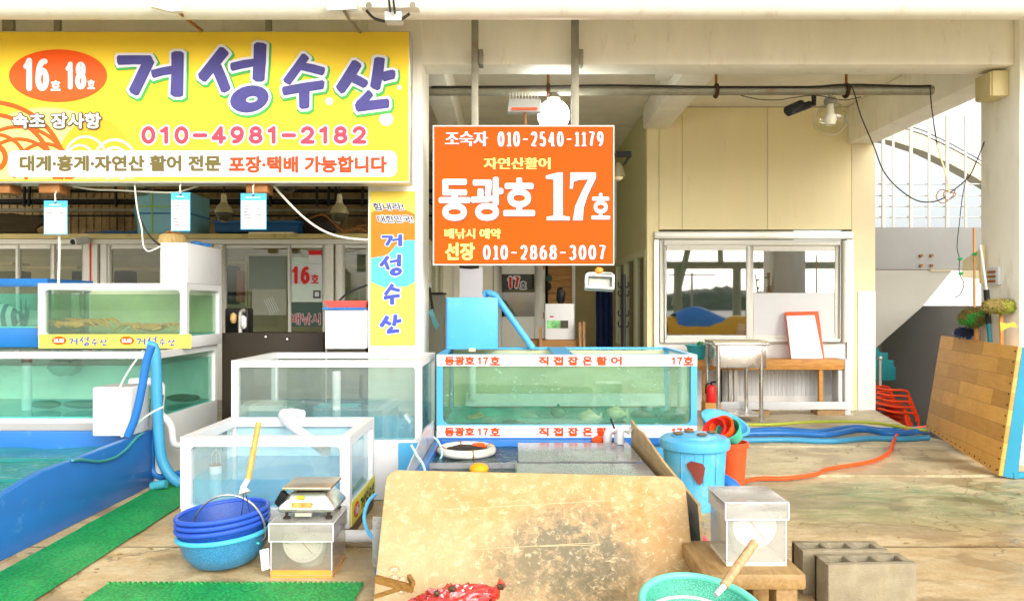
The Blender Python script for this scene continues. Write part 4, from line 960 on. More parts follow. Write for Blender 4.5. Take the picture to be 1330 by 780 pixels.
crab(118, 421, 6.2, .62, 'second snow crab crowded behind the large one in the upper tank')
crab(197, 428, 6.25, .7, 'small pale crab at the far end of the upper tank')
B().cyl((X(98,6.3), 6.3, 1.08), (X(98,6.3), 6.3, 1.41), .03, n=14).build('standpipe', m_pvc, tb_)
# far blue tank with a striped fish
tf_ = tank('blue_fish_tank', 'blue rimmed tank of teal water with a striped fish, next to the crab tank', -5.4, -3.74, 5.95, 6.6, .966, 1.12, 1.52, m_deep, .05, w_teal, 1.40, m_teal, 0)
fi = thing('striped_fish', 'black and white striped fish in the blue rimmed tank', 'fish', P(5,415,6.2))
m_st, nt_, b_ = base('striped_skin'); wv = nd(nt_, 'ShaderNodeTexWave'); wv.inputs['Scale'].default_value = 4.5; wv.inputs['Distortion'].default_value = 2; tcn = nd(nt_, 'ShaderNodeTexCoord'); nt_.links.new(tcn.outputs['Object'], wv.inputs[0])
nt_.links.new(ramp(nt_, wv.outputs['Fac' if 'Fac' in wv.outputs else 1], [(.42, (.02,.02,.03)), (.58, (.45,.45,.42))]), b_.inputs['Base Color'])
B().ball(P(0,412,6.15), .16, .06, .12, 24).build('body', m_st, fi); B().prism([P(-20,412,6.14), P(-32,402,6.14), P(-32,424,6.14)], (0,.02,0)).build('tail', m_st, fi)
wp = thing('water_plant', 'dark water weed in the blue rimmed tank beside the striped fish', 'plant', P(32,428,6.2))
b = B()
for k in range(12):
    a = random.uniform(-1,1); b.tube([P(32,428,6.2), P(32+a*6,428-random.uniform(10,20),6.2), P(32+a*9,428-random.uniform(18,40),6.2)], [.012,.010,.003], 6, smooth=3)
b.build('fronds', m_dark, wp)
# white box on the crab tank, basket on it
wb = thing('filter_box', 'tall white box standing on top of the crab tank', 'box', (-2.66, 6.1, 1.478))
B().box(X(208,5.82), -2.557, 5.82, 6.5, 1.478, Z(315,5.82)).build('body', m_white, wb, bev=.006)
bk = thing('straw_basket', 'small upturned straw basket on the tall white box', 'basket', (X(222,6.0), 6.02, Z(315,5.82)))
B().lathe([(0,.085),(.085,.085),(.10,.07),(.115,.0),(0,.0)], Matrix.Translation((X(224,6.05), 6.05, Z(315,5.82)+.001)), 24).build('body', wood('straw', (206,180,120), (160,126,70), (30,30,3)), bk)
B().tube([(X(224,6.05)+.05*cos(a)-.0, 6.05+.05*sin(a), Z(315,5.82)+.095+.012*sin(3*a)) for a in [2*pi*k/14 for k in range(14)]], .012, 8, closed=True).build('rope_coil', m_rust, bk)
gv = thing('rubber_gloves', 'dark blue gloves left on the tall white box', 'gloves', (X(258,6.3), 6.3, Z(315,5.82)))
B().ball((X(255,6.2), 6.2, Z(315,5.82)+.022), .05, .05, .02, 14, .2).ball((X(266,6.35), 6.35, Z(315,5.82)+.022), .055, .05, .022, 14, .2).build('glove', m_deep, gv)

# blue pool at the left
bp = thing('blue_pool', 'low blue fibreglass pool full of rippling sea water at the left', 'pool', (-3.6, 4.3, 0))
prof = [(3.0,0),(3.0,.30),(3.45,.315),(3.75,.33),(3.95,.365),(4.11,.385),(4.4,.388),(5.1,.40),(5.36,.405),(5.36,0)]
B().prism([(-2.6, y, z) for y, z in prof], (-.05,0,0)).build('side_wall', m_blue, bp, bev=.01)
B().box(-5.2, -2.651, 5.31, 5.36, 0, .40).build('rear_wall', m_blue, bp, bev=.008)
B().box(-5.2, -2.651, 2.95, 3.0, 0, .30).build('front_wall', m_blue, bp)
B().box(-5.2, -2.651, 3.0, 5.31, .02, .06).build('floor', m_teal, bp, smooth=False)
def ripple(x0, x1, y0, y1, z, a, f):
    return lambda u_, v_: Vector((x0+(x1-x0)*u_, y0+(y1-y0)*v_, z+a*noise.noise(Vector(((x0+(x1-x0)*u_)*f, (y0+(y1-y0)*v_)*f*1.9, 1)))+a*.5*noise.noise(Vector(((x0+(x1-x0)*u_)*f*3, (y0+(y1-y0)*v_)*f*5, 4)))))
B().grid(ripple(-5.2, -2.651, 3.0, 5.31, .285, .014, 3.5), 90, 90).build('water', w_pool, bp, fixn=False)
for y, z in ((4.85, .30), (4.28, .30)): B().box(-5.2, -2.652, y, y+.03, .06, z).build('divider', mt('teal_divider', (40,120,120), .3), bp)
wbx = thing('skimmer_box', 'white plastic box perched on the corner of the blue pool', 'box', (-2.8, 5.2, .4))
B().box(X(120,5.08), -2.62, 5.08, 5.34, .406, Z(503,5.08)).build('body', m_pvc, wbx, bev=.008)
B().box(X(120,5.08)+.02, -2.64, 5.10, 5.32, Z(503,5.08)-.001, Z(503,5.08)+.004).build('cavity', m_lgrey, wbx)
pvc = thing('pvc_drain', 'white plastic elbow drain pipe between the pool and the lower tank', 'pipe', P(215,520,5.35))
B().tube([P(170,497,5.36), P(196,496,5.36), P(206,499,5.38), P(208,508,5.38), P(206,545,5.38), P(208,600,5.38), P(207,625,5.38)], .034, 14, smooth=4).build('down_pipe', m_pvc, pvc)
B().tube([P(209,538,5.40), P(222,552,5.41), P(226,575,5.43), P(238,577,5.5)], .026, 12, smooth=4).build('branch', m_pvc, pvc)
for lab, pts, r, m_, d in (('mid blue hose arched from the lower tank into the pool', [(197,449),(190,470),(184,505),(176,540),(166,566)], .027, m_blue, 5.02),
    ('thick teal blue hose hanging from the lower tank down to the floor', [(193,449),(200,452),(203,480),(204,520),(206,560),(210,595),(222,618),(236,628)], .037, mt('teal_hose', (66,150,190), .4), 5.28),
    ('dark blue hose along the pool corner down to the mat', [(208,512),(204,545),(198,580),(196,605),(206,618),(224,617),(240,612)], .026, m_deep, 5.36),
    ('short teal hose end with a coupling on the floor by the mat', [(197,631),(206,629),(216,628)], .03, mt('teal_hose_end', (70,160,180), .4), 5.20)):
    pp = [P(x,y,d) for x, y in pts]; tag(B().tube(pp, r, 12, smooth=5).build('hose', m_, loc=pp[0]), lab, 'hose', 'hoses at the pool corner')
pp = [P(x,y,5.05) for x, y in ((186,455),(168,480),(155,505),(152,530),(158,555),(160,566),(190,540),(212,528)) ]
tag(B().tube(pp, .007, 7, smooth=5).build('air_tube', mt('clear_tube', (190,205,200), .3), loc=pp[0]), 'thin clear air tube looping over the white plastic box', 'tube')
pp = [Vector((-2.59, y, z)) for y, z in ((4.35,.392),(4.45,.375),(4.62,.33),(4.8,.315),(4.95,.34),(5.08,.39),(5.18,.41))]
tag(B().tube([p+Vector((.004,0,0)) for p in pp], .009, 7, smooth=5).build('air_tube', mt('green_tube', (60,140,140), .3), loc=pp[0]), 'thin green air tube draped down the outside of the blue pool', 'tube')

# green mats
def mat_mat():
    m, nt, b = base('green_mat'); tc = nd(nt, 'ShaderNodeTexCoord')
    n = tex(nt, 'ShaderNodeTexNoise', 3.0, (1,1,1), Detail=6.0)
    w1 = tex(nt, 'ShaderNodeTexVoronoi', 70.0, (1,1,1))
    c = mixc(nt, ramp(nt, n, [(.3, 0), (.7, 1)]), lin((10,150,62)), lin((34,184,88)))
    c = mixc(nt, ramp(nt, w1, [(.30, 0), (.62, .55)]), c, lin((6,84,40)))
    dn = tex(nt, 'ShaderNodeTexNoise', 1.6, (1,1,1), Detail=10.0, Roughness=.7)
    c = mixc(nt, ramp(nt, dn, [(.5, 0), (.74, .35)]), c, lin((110,160,96)))
    nt.links.new(c, b.inputs['Base Color']); b.inputs['Roughness'].default_value = .5
    bn = nd(nt, 'ShaderNodeBump'); bn.inputs['Strength'].default_value = .8; bn.inputs['Distance'].default_value = .006
    inv = nd(nt, 'ShaderNodeMath', operation='SUBTRACT'); inv.inputs[0].default_value = 1; nt.links.new(w1, inv.inputs[1]); nt.links.new(inv.outputs[0], bn.inputs['Height']); nt.links.new(bn.outputs[0], b.inputs['Normal'])
    return m
m_mat = mat_mat()
def floormat(x0, x1, y0, y1, label, sk=0):
    nx, ny = int((x1-x0)/.03), int((y1-y0)/.03)
    t = thing('green_mat', label, 'mat', ((x0+x1)/2, (y0+y1)/2, 0), 'green non-slip mats on the floor')
    B().grid(lambda a, c: Vector((x0+(x1-x0)*a+sk*(c-.5)+(.004 if int(c*ny*2) % 2 else 0)*(1 if a in (0,1) else 0), y0+(y1-y0)*c, .012+.003*noise.noise(Vector((a*4,c*9,0))))), nx, ny)\
      .build('top_sheet', m_mat, t, fixn=False)
    b = B()
    xx = x0
    while xx < x1-.01:
        b.box(xx+sk*.5, xx+.012+sk*.5, y1-.01, y1+.006, .001, .018); xx += .024
    b.build('toothed_edge', m_mat, t, smooth=False)
floormat(-2.50, -2.12, 2.5, 5.55, 'long green mat running beside the low blue pool', -.10)
floormat(-1.88, -.69, 2.6, 3.44, 'green mat at the front edge of the floor below the scale')

# ------------------------------------------------------------------ front white tank
tw = tank('low_white_tank', 'low white framed open tank with clear blue water behind the baskets', -1.84, -.90, 4.1, 4.83, .062, .175, .575, m_white, .055, w_clear, .33, m_lblue, .025, gl=glass('pale_glass', (.90,.965,.97), .06, body=(205,228,236), bodyfac=.10))
B().box(-1.785, -.955, 4.80, 4.806, .18, .52).build('rear_panel', mt('pale_back_panel', (206,224,232), .4), tw, smooth=False)
B().box(-1.80, -.9, 4.12, 4.8, .0, .061).build('timber_skid', wood('dark_skid', (120,84,50), (60,44,28)), tw)
xs = -.899
ms = lambda px, py, k=0: Vector((xs+.001+k, 4.16+(px-0)/100*.62, .06+(100-py)/100*.17))
B().prism([(xs, 4.12, .07), (xs, 4.82, .07), (xs, 4.82, .20), (xs, 4.12, .20)], (.006,0,0)).build('label_strip', mt('strip_olive_yellow', (206,198,70), .5), tw)
ml = lambda px, py, k=0: Vector((xs+.007+k, 4.14+px*.0088, .135-py*.0062))
patch(tw, 'oval', ell(12, 0, 8, 7, 20), ml, m_redink, .001)
lettering(tw, 'lettering', '16', 8, 16, -4, 4, 1, m_swh, r=.5, lift=.002, mp=ml)
for ch, e, q in (('거', (150,238,62,128), (24,36,-7,7)), ('성', (258,352,52,150), (38,50,-9,8)), ('수', (366,424,70,144), (52,61,-6,7)), ('산', (436,518,72,146), (63,73,-6,7))):
    tf = (lambda e, q: lambda x, y: (q[0]+(x-e[0])*(q[1]-q[0])/(e[1]-e[0]), q[2]+(y-e[2])*(q[3]-q[2])/(e[3]-e[2])))(e, q)
    brush(tw, 'lettering', [ch], tf, ml, m_black, 0, .002)
cy_ = thing('filter_cylinder', 'white cylinder with a wire cage top inside the low white tank', 'filter', (X(280,4.3), 4.3, .19))
B().cyl((X(280,4.3), 4.3, .19), (X(280,4.3), 4.3, Z(604,4.3)), .034, n=20).build('body', m_pvc, cy_)
B().cyl((X(280,4.3), 4.3, Z(604,4.3)+.0005), (X(280,4.3), 4.3, Z(602,4.3)), .035, n=20).build('ring', m_rust, cy_)
b = B()
for k in range(6):
    a = k*pi/3; c0 = Vector((X(280,4.3), 4.3, Z(602,4.3))); b.tube([c0+Vector((.03*cos(a), .03*sin(a), 0)), c0+Vector((.024*cos(a), .024*sin(a), .05)), c0+Vector((0,0,.085))], .003, 6, smooth=3)
b.build('wire_cage', m_alu, cy_)
pz = thing('pvc_overflow', 'white plastic elbow pipe laid across the rim of the low white tank', 'pipe', P(395,555,4.6))
B().tube([P(393,538,4.8), P(376,536,4.83), P(370,541,4.78), P(374,548,4.7), P(386,558,4.55), P(424,586,4.25)], .031, 14, smooth=4).build('pipe', m_pvc, pz)
B().cyl(P(369,538,4.78), P(384,551,4.6), .038, n=16).build('elbow_collar', m_pvc, pz)
dp_ = B().cyl((-.93, 4.0, .055), (-.62, 4.0, .055), .034, n=16).build('drain_pipe', m_pvc, loc=(-.78, 4.0, .055)); tag(dp_, 'white drain pipe lying on the floor between the dial scale and the pale board', 'pipe')

# ------------------------------------------------------------------ middle long tank
tm = tank('long_white_tank', 'long white framed tank standing in front of the banner pillar', -1.88, -.605, 4.95, 5.82, 0, .40, .935, m_white, .045, w_clear, .56, m_lblue, .02, gl=glass('tank_glass_b', (.88,.94,.92), .09, body=(200,220,220), bodyfac=.06))
B().cyl((X(437,5.3), 5.3, .415), (X(437,5.3), 5.3, Z(482,5.3)), .03, n=14).build('standpipe', m_pvc, tm)
B().box(X(393,5.35), X(396.5,5.35), 4.98, 5.79, .414, .88).build('divider', glass('edge_glass', (.7,.86,.78), .1), tm)
B().box(X(308,5.2), X(380,5.2), 5.2, 5.5, .415, .60).build('perforated_tray', mt('grey_tray', (168,176,168), .5, var=.1), tm)
B().box(X(412,5.5), X(466,5.5), 5.4, 5.6, .415, Z(526,5.5)).build('inner_box', mt('teal_box', (70,176,190), .5), tm)
B().box(-.76, -.606, 4.943, 4.949, .0, .385).build('base_panel', m_sky, tm)
bc = thing('dark_counter', 'black brown counter board behind the long white tank', 'counter', (-2.1, 6.55, 0))
B().box(X(288,6.55), X(420,6.55), 6.55, 6.62, 0, Z(432,6.55)).build('front_board', m_dark, bc, bev=.006)
B().box(X(288,6.55), X(400,6.55), 6.622, 7.2, Z(438,6.55), Z(434,6.55)).build('top', m_dark, bc)
for px, py in ((345, 437), (373, 440)): B().cyl(P(px,py,6.549), P(px,py,6.54), .008, n=8).build('screw', m_alu, bc)
stn = thing('counter_clutter', 'grey tap, gloves and dark bottles crowded on the dark counter', 'clutter', P(310,430,6.9))
B().tube([P(312,436,6.8), P(312,410,6.8), P(314,404,6.8), P(318,403,6.8)], .018, 10, smooth=4).build('tap', m_alu, stn)
B().box(X(294,7), X(325,7), 6.95, 7.1, Z(434,7), Z(400,7)).build('dark_case', m_black, stn, bev=.02)
B().ball(P(303,413,6.85), .03, .03, .05, 12, .3).build('glove', mt('tan_glove', (206,170,110), .8), stn)
B().ball(P(316,418,6.78), .03, .03, .06, 12, .3).build('cloth', m_white, stn)
st2 = thing('polystyrene_box', 'white polystyrene box beside the banner pillar holding a red tray', 'box', (X(450,5.95), 6.1, .0))
B().box(X(422,5.95), -1.18, 5.95, 6.35, Z(453,5.95), Z(402,5.95)).build('body', mt('polystyrene', (238,240,242), .8, var=.02, bump=.15, bs=120), st2, bev=.012)
B().box(X(419.5,5.95), -1.178, 5.93, 6.37, Z(402,5.95)+.001, Z(400,5.95)+.004).build('lid', m_blue, st2)
ps = B().box(X(424,5.95), -1.19, 5.97, 6.33, 0, Z(453,5.95)-.001).build('box_stand', m_dark, loc=(-1.3, 6.1, 0)); tag(ps, 'dark stand hidden under the white polystyrene box', 'stand')
rt = thing('red_tray', 'shallow red tray lying on the white polystyrene box', 'tray', (X(450,5.95), 6.1, Z(400,5.95)+.006))
z = Z(400,5.95)+.006
B().add([(X(426,5.95),5.96,z),(-1.19,5.96,z),(-1.19,6.34,z),(X(426,5.95),6.34,z),(X(420,5.95),5.93,z+.055),(-1.18,5.93,z+.055),(-1.18,6.37,z+.055),(X(420,5.95),6.37,z+.055)], [(3,2,1,0),(0,1,5,4),(1,2,6,5),(2,3,7,6),(3,0,4,7)]).build('tray', mt('coral_tray', (226,92,84), .45), rt, smooth=False)
ar = B().tube([P(440,391,6.0), P(452,380,6.0), P(466,374,6.0), P(477,370,6.0)], .008, 8, smooth=4).build('antenna_rod', m_black, loc=P(440,391,6.0)); tag(ar, 'thin black curved rod rising from the red tray to the pillar', 'rod')

# ------------------------------------------------------------------ tank of stall 17
T0, T1 = X(567,5.4), X(905.5,5.4)
t17 = tank('lettered_fish_tank', 'wide sky blue framed tank of murky green water lettered in orange on white bands', T0, T1, 5.4, 6.4, 0, Z(567.5,5.4), .945, m_sky, .045, w_murk, .86, m_teal, .05, frim=.02, botbar=.09)
yb = 5.393
B().box(T0+.05, T1-.05, 6.335, 6.341, .44, .92).build('rear_panel', mt('added_olive_back', (178,184,150), .6, var=.12), t17, smooth=False)  # olive panel added to lift the tone seen through the water
for py0, py1 in ((460.5, 475), (552.5, 567.5)): B().box(T0+.002, T1-.002, yb, yb+.006, Z(py1,yb), Z(py0,yb)).build('white_band', m_swh, t17, smooth=False)
for y0 in (463, 555):
    for s, x0, x1 in (('동광호', 578, 616), ('호', 637, 649), ('직', 700, 712), ('접', 719, 731), ('잡', 738, 750.5), ('은', 757, 769), ('활', 775, 788), ('어', 794, 807), ('호', 888, 900)):
        lettering(t17, 'lettering', s, x0, x1, y0, y0+10.5, yb, m_oink, r=.68, lift=.002)
    for a_ in (620, 872): digits(t17, 'lettering', '17', a_, a_+14.5, y0+.3, y0+10.3, yb, m_oink, 2.2, lift=.002, gap=.15)
B().box(T0+.001, T1-.001, 5.36, 5.392, Z(577,5.36), Z(568.5,5.36)).build('ledge', m_blue, t17)
B().cyl((X(886,5.75), 5.75, .52), (X(886,5.75), 5.75, .90), .036, n=16).build('standpipe', m_pvc, t17)
B().cyl((X(614,6.2), 6.2, .52), (X(614,6.2), 6.2, .90), .03, n=16).build('standpipe', m_pvc, t17)
B().box(T0+.16, T1-.06, 6.25, 6.29, Z(527,6.25), Z(511,6.25)).build('white_partition', m_pvc, t17)
B().box(X(715,6), X(738,6), 5.42, 6.38, .925, .944).build('cross_brace', m_sky, t17)
b = B()
for k in range(110):
    cx = random.choice((605, 650, 665, 700, 715, 790, 820, 845, 880)); px = random.gauss(cx, 13); py = random.uniform(478, 520)
    if 575 < px < 898:
        d_ = random.uniform(5.5, 6.2); r_ = random.uniform(.0025, .008); b.ball(P(px, py, d_), r_*1.5, r_, r_, 8)
b.build('bubbles', mt('air_bubbles', (225,238,235), .15), t17).__setitem__('kind', 'stuff')
rr = random.Random(5)
fl_lab = ['pale flatfish resting low in the lettered tank', 'brown spotted fish low at the corner of the lettered tank', 'grey green fish in the middle of the lettered tank', 'striped rockfish near the small float in the lettered tank', 'pale belly fish below the cross brace of the lettered tank', 'dark fish crowded by the standpipe of the lettered tank', 'mottled fish before the white standpipe of the lettered tank']
for i, (px, py, ln, rgb) in enumerate(((765,541,.17,(170,170,140)),(622,545,.2,(140,130,86)),(690,543,.17,(90,130,110)),(725,535,.13,(70,110,90)),(800,536,.16,(186,180,150)),(835,540,.2,(96,96,70)),(868,541,.16,(80,110,86)))):
    d_ = 5.62+.06*(i % 3); c = P(px, py, d_); m_f = mt('fish_skin', rgb, .4, var=.35, vs_=22)
    t = thing('fish', fl_lab[i], 'fish', c, 'fish in the lettered tank')
    B().lathe([(0,-ln/2),(.022,-ln*.42),(.042,-ln*.2),(.046,0),(.034,ln*.25),(.014,ln*.42),(.008,ln*.48),(0,ln*.485)], Matrix.Translation(c) @ Matrix.Rotation(R(90+rr.uniform(-14,14)),4,'Y') @ Matrix.Diagonal((1,.55,1,1)), 16).build('body', m_f, t)
    q = c+Vector((ln*.44,0,0)); B().prism([q, q+Vector((ln*.16,0,.045)), q+Vector((ln*.12,0,0)), q+Vector((ln*.16,0,-.045))], (0,.008,0)).build('tail_fin', m_f, t)
    B().prism([c+Vector((-ln*.2,0,.03)), c+Vector((0,0,.068)), c+Vector((ln*.25,0,.03))], (0,.006,0)).build('dorsal_fin', m_f, t)
B().grid(lambda a, c: Vector((T0+.05+(T1-T0-.1)*a, 5.5+.8*c, .432+.05*max(0, noise.noise(Vector((a*9, c*4, 7)))))), 50, 14).build('bottom_weed', mt('teal_weed', (20,150,140), .6, var=.4, vs_=6), t17)
bh = thing('blue_filter_cabinet', 'square sky blue box standing on the far corner of the lettered tank', 'box', (-.33, 6.2, .946))
B().box(X(580,6.02), X(646.5,6.02), 6.02, 6.4, .946, Z(386,6.02)).build('body', m_sky, bh, bev=.005)
B().box(X(579.5,6.02), X(580,6.02)+.004, 6.012, 6.019, .95, Z(387,6.02)).build('edge', m_blue, bh)
B().cyl(P(613,452,5.99), P(613,456,5.99), .03, n=12).build('valve', mt('cream_valve', (220,206,160), .5), bh)
bd = thing('sky_blue_pipe', 'sky blue pipe slanting down from the blue box to the tank rim', 'pipe', P(668,420,6.3))
B().tube([P(628,383,6.3), P(634,380,6.3), P(644,384,6.3), P(650,393,6.3), P(692,452,6.3)], .028, 14, smooth=4).build('pipe', m_sky, bd)
B().ball(P(632,381,6.3), .03, .03, .03).build('end_cap', m_deep, bd)

# pool in front of it
fp = thing('front_pool', 'low blue pool of dark sea water in front of the lettered tank', 'pool', (.1, 4.5, 0))
PX0, PX1 = T0-.01, .82
PZ = .335; PY0 = 3.42
B().box(PX0, PX0+.045, PY0, 5.355, .0, PZ).build('side_wall', m_blue, fp, bev=.008)
B().box(PX1-.045, PX1, PY0, 5.355, .0, PZ).build('side_wall', m_blue, fp, bev=.008)
B().box(PX0+.046, PX1-.046, PY0, PY0+.04, .0, PZ).build('front_wall', m_blue, fp, bev=.008)
B().box(PX0+.046, PX1-.046, 5.31, 5.355, .0, PZ).build('rear_wall', m_blue, fp, bev=.008)
B().box(PX0+.046, PX1-.046, PY0+.04, 5.31, .02, .06).build('floor', m_deep, fp)
B().grid(ripple(PX0+.046, PX1-.046, PY0+.04, 5.31, .29, .010, 4), 70, 80).build('water', w_dark, fp, fixn=False)
B().box(PX0+.046, PX1-.046, 4.60, 4.63, .06, .32).build('divider', g_grey, fp)
B().box(.02, .04, PY0+.04, 4.60, .06, .32).build('divider', g_grey, fp)
B().prism([(PX0-.004, 5.36, .33), (PX0-.004, 5.36, .47), (PX0-.004, 4.9, .50), (PX0-.004, 4.1, .42), (PX0-.004, 3.6, .34), (PX0-.004, 3.6, .25)], (-.008,0,0)).build('splash_sheet', g_acr, fp, smooth=False)
for px in (492, 905): B().box(X(px-5,3.38), X(px+5,3.38), 3.37, 3.415, 0, .10).build('foot', m_blue, fp, bev=.004)
for px in (484, 892):
    B().box(X(px,3.4), X(px+16,3.4), 3.395, 3.407, .105, .33 if px < 600 else .20).build('acrylic_guard', g_grey, fp, smooth=False)
l1 = B().box(.04, PX1-.01, 4.56, 5.17, PZ+.001, PZ+.009).build('acrylic_lid', g_grey, loc=(.4, 4.9, PZ), smooth=False); tag(l1, 'grey acrylic lid covering the middle of the front pool', 'lid', 'acrylic lids on the front pool')
l2 = B().box(.03, PX1-.01, 3.9, 4.50, PZ+.001, PZ+.009).build('acrylic_lid', g_grey, loc=(.4, 4.2, PZ), smooth=False); tag(l2, 'grey acrylic lid on the front pool just behind the pale board', 'lid', 'acrylic lids on the front pool')
rg = thing('float_ring', 'round white float ring holding dark net in the front pool', 'float', (X(605,5.06), 5.06, .30))
cR = Vector((X(606,5.06), 5.06, .315))
B().tube([cR+Vector((.175*cos(a), .175*sin(a), 0)) for a in [2*pi*k/40 for k in range(40)]], .028, 14, closed=True).build('ring', mt('grubby_white', (206,205,196), .5, dirt=((120,100,60), .3, 8)), rg)
B().ball(cR-Vector((0,0,.0)), .150, .150, .024, 24, .25, 7).build('dark_net', m_dark, rg)
B().ball(cR+Vector((.08,.06,.018)), .05, .03, .02, 14, .3).build('red_float', m_orange, rg)
for a in (.4, 1.9, 3.3, 5.0): B().tube([cR+Vector((.175*cos(a), .175*sin(a), 0))+(Vector((cos(a),sin(a),0))*cos(t)+Vector((0,0,1))*sin(t))*.03 for t in [2*pi*k/12 for k in range(12)]], .005, 6, closed=True).build('lashing', m_rust, rg)

yf = B().ball((X(622,4.5), 4.5, .31), .06, .06, .035, 20).build('yellow_float', mt('amber_float', (236,160,24), .4), loc=(X(622,4.5), 4.5, .31)); tag(yf, 'yellow float bobbing in the front pool behind the pale board', 'float')
for lab, pts in (('thin pale tube looped over the near end of the front pool', [(563,567),(570,574),(574,590),(566,603)]), ('pale tube stretched along the splash sheet of the front pool', [(534,577),(541,590),(549,602),(553,616)])):
    pp = [P(x,y,4.9) for x, y in pts] if 'loop' in lab else [P(x,y,4.3) for x, y in pts]
    tag(B().tube(pp, .007, 7, smooth=5).build('air_tube', mt('pale_tube', (170,214,230), .3), loc=pp[0]), lab, 'tube')
el = thing('pvc_elbows', 'white plastic elbow pipes at the rim of the front pool by the plywood', 'pipe', P(803,565,5.1))
B().tube([P(789,575,5.25), P(790,562,5.25), P(797,557,5.25), P(803,560,5.25), P(803,574,5.25)], .03, 14, smooth=4).build('pipe', m_pvc, el); B().tube([P(806,576,5.1), P(806,560,5.1), P(812,556,5.1), P(819,560,5.1)], .026, 14, smooth=4).build('pipe', m_pvc, el)
rp = B().ball(P(777,571,5.3), .05, .03, .028, 14, .25).build('red_valve', m_orange, loc=P(777,571,5.3)); tag(rp, 'orange plastic valve lying next to the white elbow pipes', 'valve')
rd = B().tube([P(798,556,5.15), P(793,543,5.15)], .007, 8).build('black_rod', m_black, loc=P(798,556,5.15)); tag(rd, 'short black rod sticking up from the white elbow pipes', 'rod')

# ------------------------------------------------------------------ big pale board leaning on the pool
def board_mat():
    m, nt, b = base('stained_board')
    n1 = tex(nt, 'ShaderNodeTexNoise', 2.2, (1,1,1), Detail=10.0, Roughness=.68, Distortion=.4)
    n2 = tex(nt, 'ShaderNodeTexNoise', 13.0, (1,1,1), Detail=14.0, Roughness=.82, Distortion=.3)
    n3 = tex(nt, 'ShaderNodeTexNoise', 26.0, (1,1,1.3), Detail=12.0, Roughness=.8, Distortion=.5)
    c = mixc(nt, ramp(nt, n1, [(.34, 0), (.66, 1)]), lin((192,168,128)), lin((172,140,92)))
    tc = nd(nt, 'ShaderNodeTexCoord')
    def blot(cx, cz, sx_, sz_, src, amt):
        mp = nd(nt, 'ShaderNodeMapping'); nt.links.new(tc.outputs['Object'], mp.inputs[0]); mp.inputs['Location'].default_value = (-cx*sx_, 0, -cz*sz_); mp.inputs['Scale'].default_value = (sx_, .02, sz_)
        g = nd(nt, 'ShaderNodeTexGradient', gradient_type='SPHERICAL'); nt.links.new(mp.outputs[0], g.inputs[0])
        mu = nd(nt, 'ShaderNodeMath', operation='MULTIPLY'); nt.links.new(g.outputs['Fac'], mu.inputs[0]); nt.links.new(src, mu.inputs[1])
        cl = nd(nt, 'ShaderNodeMath', operation='MULTIPLY', use_clamp=True); nt.links.new(mu.outputs[0], cl.inputs[0]); cl.inputs[1].default_value = amt; return cl.outputs[0]
    hole = ramp(nt, n2, [(.40, 1), (.58, .12)])
    for cx, cz, sx_, sz_, amt, col in ((.44, .36, 2.6, 2.6, 1.3, (172,126,66)), (-.3, .36, 2.0, 4.0, 1.0, (176,138,80)), (.02, .42, 1.6, 6.0, 1.0, (168,132,80)), (.16, .20, 2.6, 4.0, 2.4, (108,102,82)), (-.02, .14, 3.0, 5.0, 1.6, (122,110,82)), (.26, .10, 3.2, 5.0, 1.6, (104,94,68))):
        c = mixc(nt, blot(cx, cz, sx_, sz_, hole, amt), c, lin(col))
    c = mixc(nt, ramp(nt, n3, [(.54, 0), (.64, .7)]), c, lin((224,206,166)))
    c = mixc(nt, ramp(nt, n2, [(.60, 0), (.70, .6)]), c, lin((222,204,160)))
    nt.links.new(c, b.inputs['Base Color']); b.inputs['Roughness'].default_value = .5; b.inputs['Specular IOR Level'].default_value = .25
    bn = nd(nt, 'ShaderNodeBump'); bn.inputs['Strength'].default_value = .35; bn.inputs['Distance'].default_value = .003; nt.links.new(n3, bn.inputs['Height']); nt.links.new(bn.outputs[0], b.inputs['Normal'])
    return m
bb = thing('cutting_board', 'large stained pale board with rounded corners leaning against the front pool', 'board', (.1, 3.45, 0))
mz = Matrix.Translation((.1, 3.2, 0)) @ Matrix.Rotation(R(1.3),4,'Y') @ Matrix.Rotation(R(-29),4,'X')
wd2 = 197*3.42/F
poly = []
for cx, cz, a in ((wd2-.06, .585-.06, 0), (-wd2+.06, .585-.06, pi/2)):
    poly += [(cx+.06*cos(a+k*pi/16), cz+.06*sin(a+k*pi/16)) for k in range(9)]
poly += [(-wd2, .0), (wd2, .0)]
B().prism([mz @ Vector((x, -.015, zz)) for x, zz in poly], mz.to_3x3() @ Vector((0,.035,0))).build('slab', board_mat(), bb, bev=.012)
b = B()
for (x0, z0, x1, z1) in ((-.44, .40, .32, .46), (-.4, .22, .26, .27), (.02, .25, .28, .262), (.26, .262, .27, .235)):
    b.bar(mz @ Vector((x0,-.0165,z0)), mz @ Vector((x1,-.0165,z1)), .0013, .003)
b.build('knife_scores', mt('pale_score', (196,178,140), .5), bb)

pp = [P(488,641,3.72), P(478,652,3.66), P(473,672,3.6), P(478,690,3.56), P(487,700,3.52)]
tag(B().tube(pp, .009, 8, smooth=5).build('thin_hose', m_sky, loc=pp[0]), 'thin pale blue hose bowed out at the near corner of the pale board', 'hose')
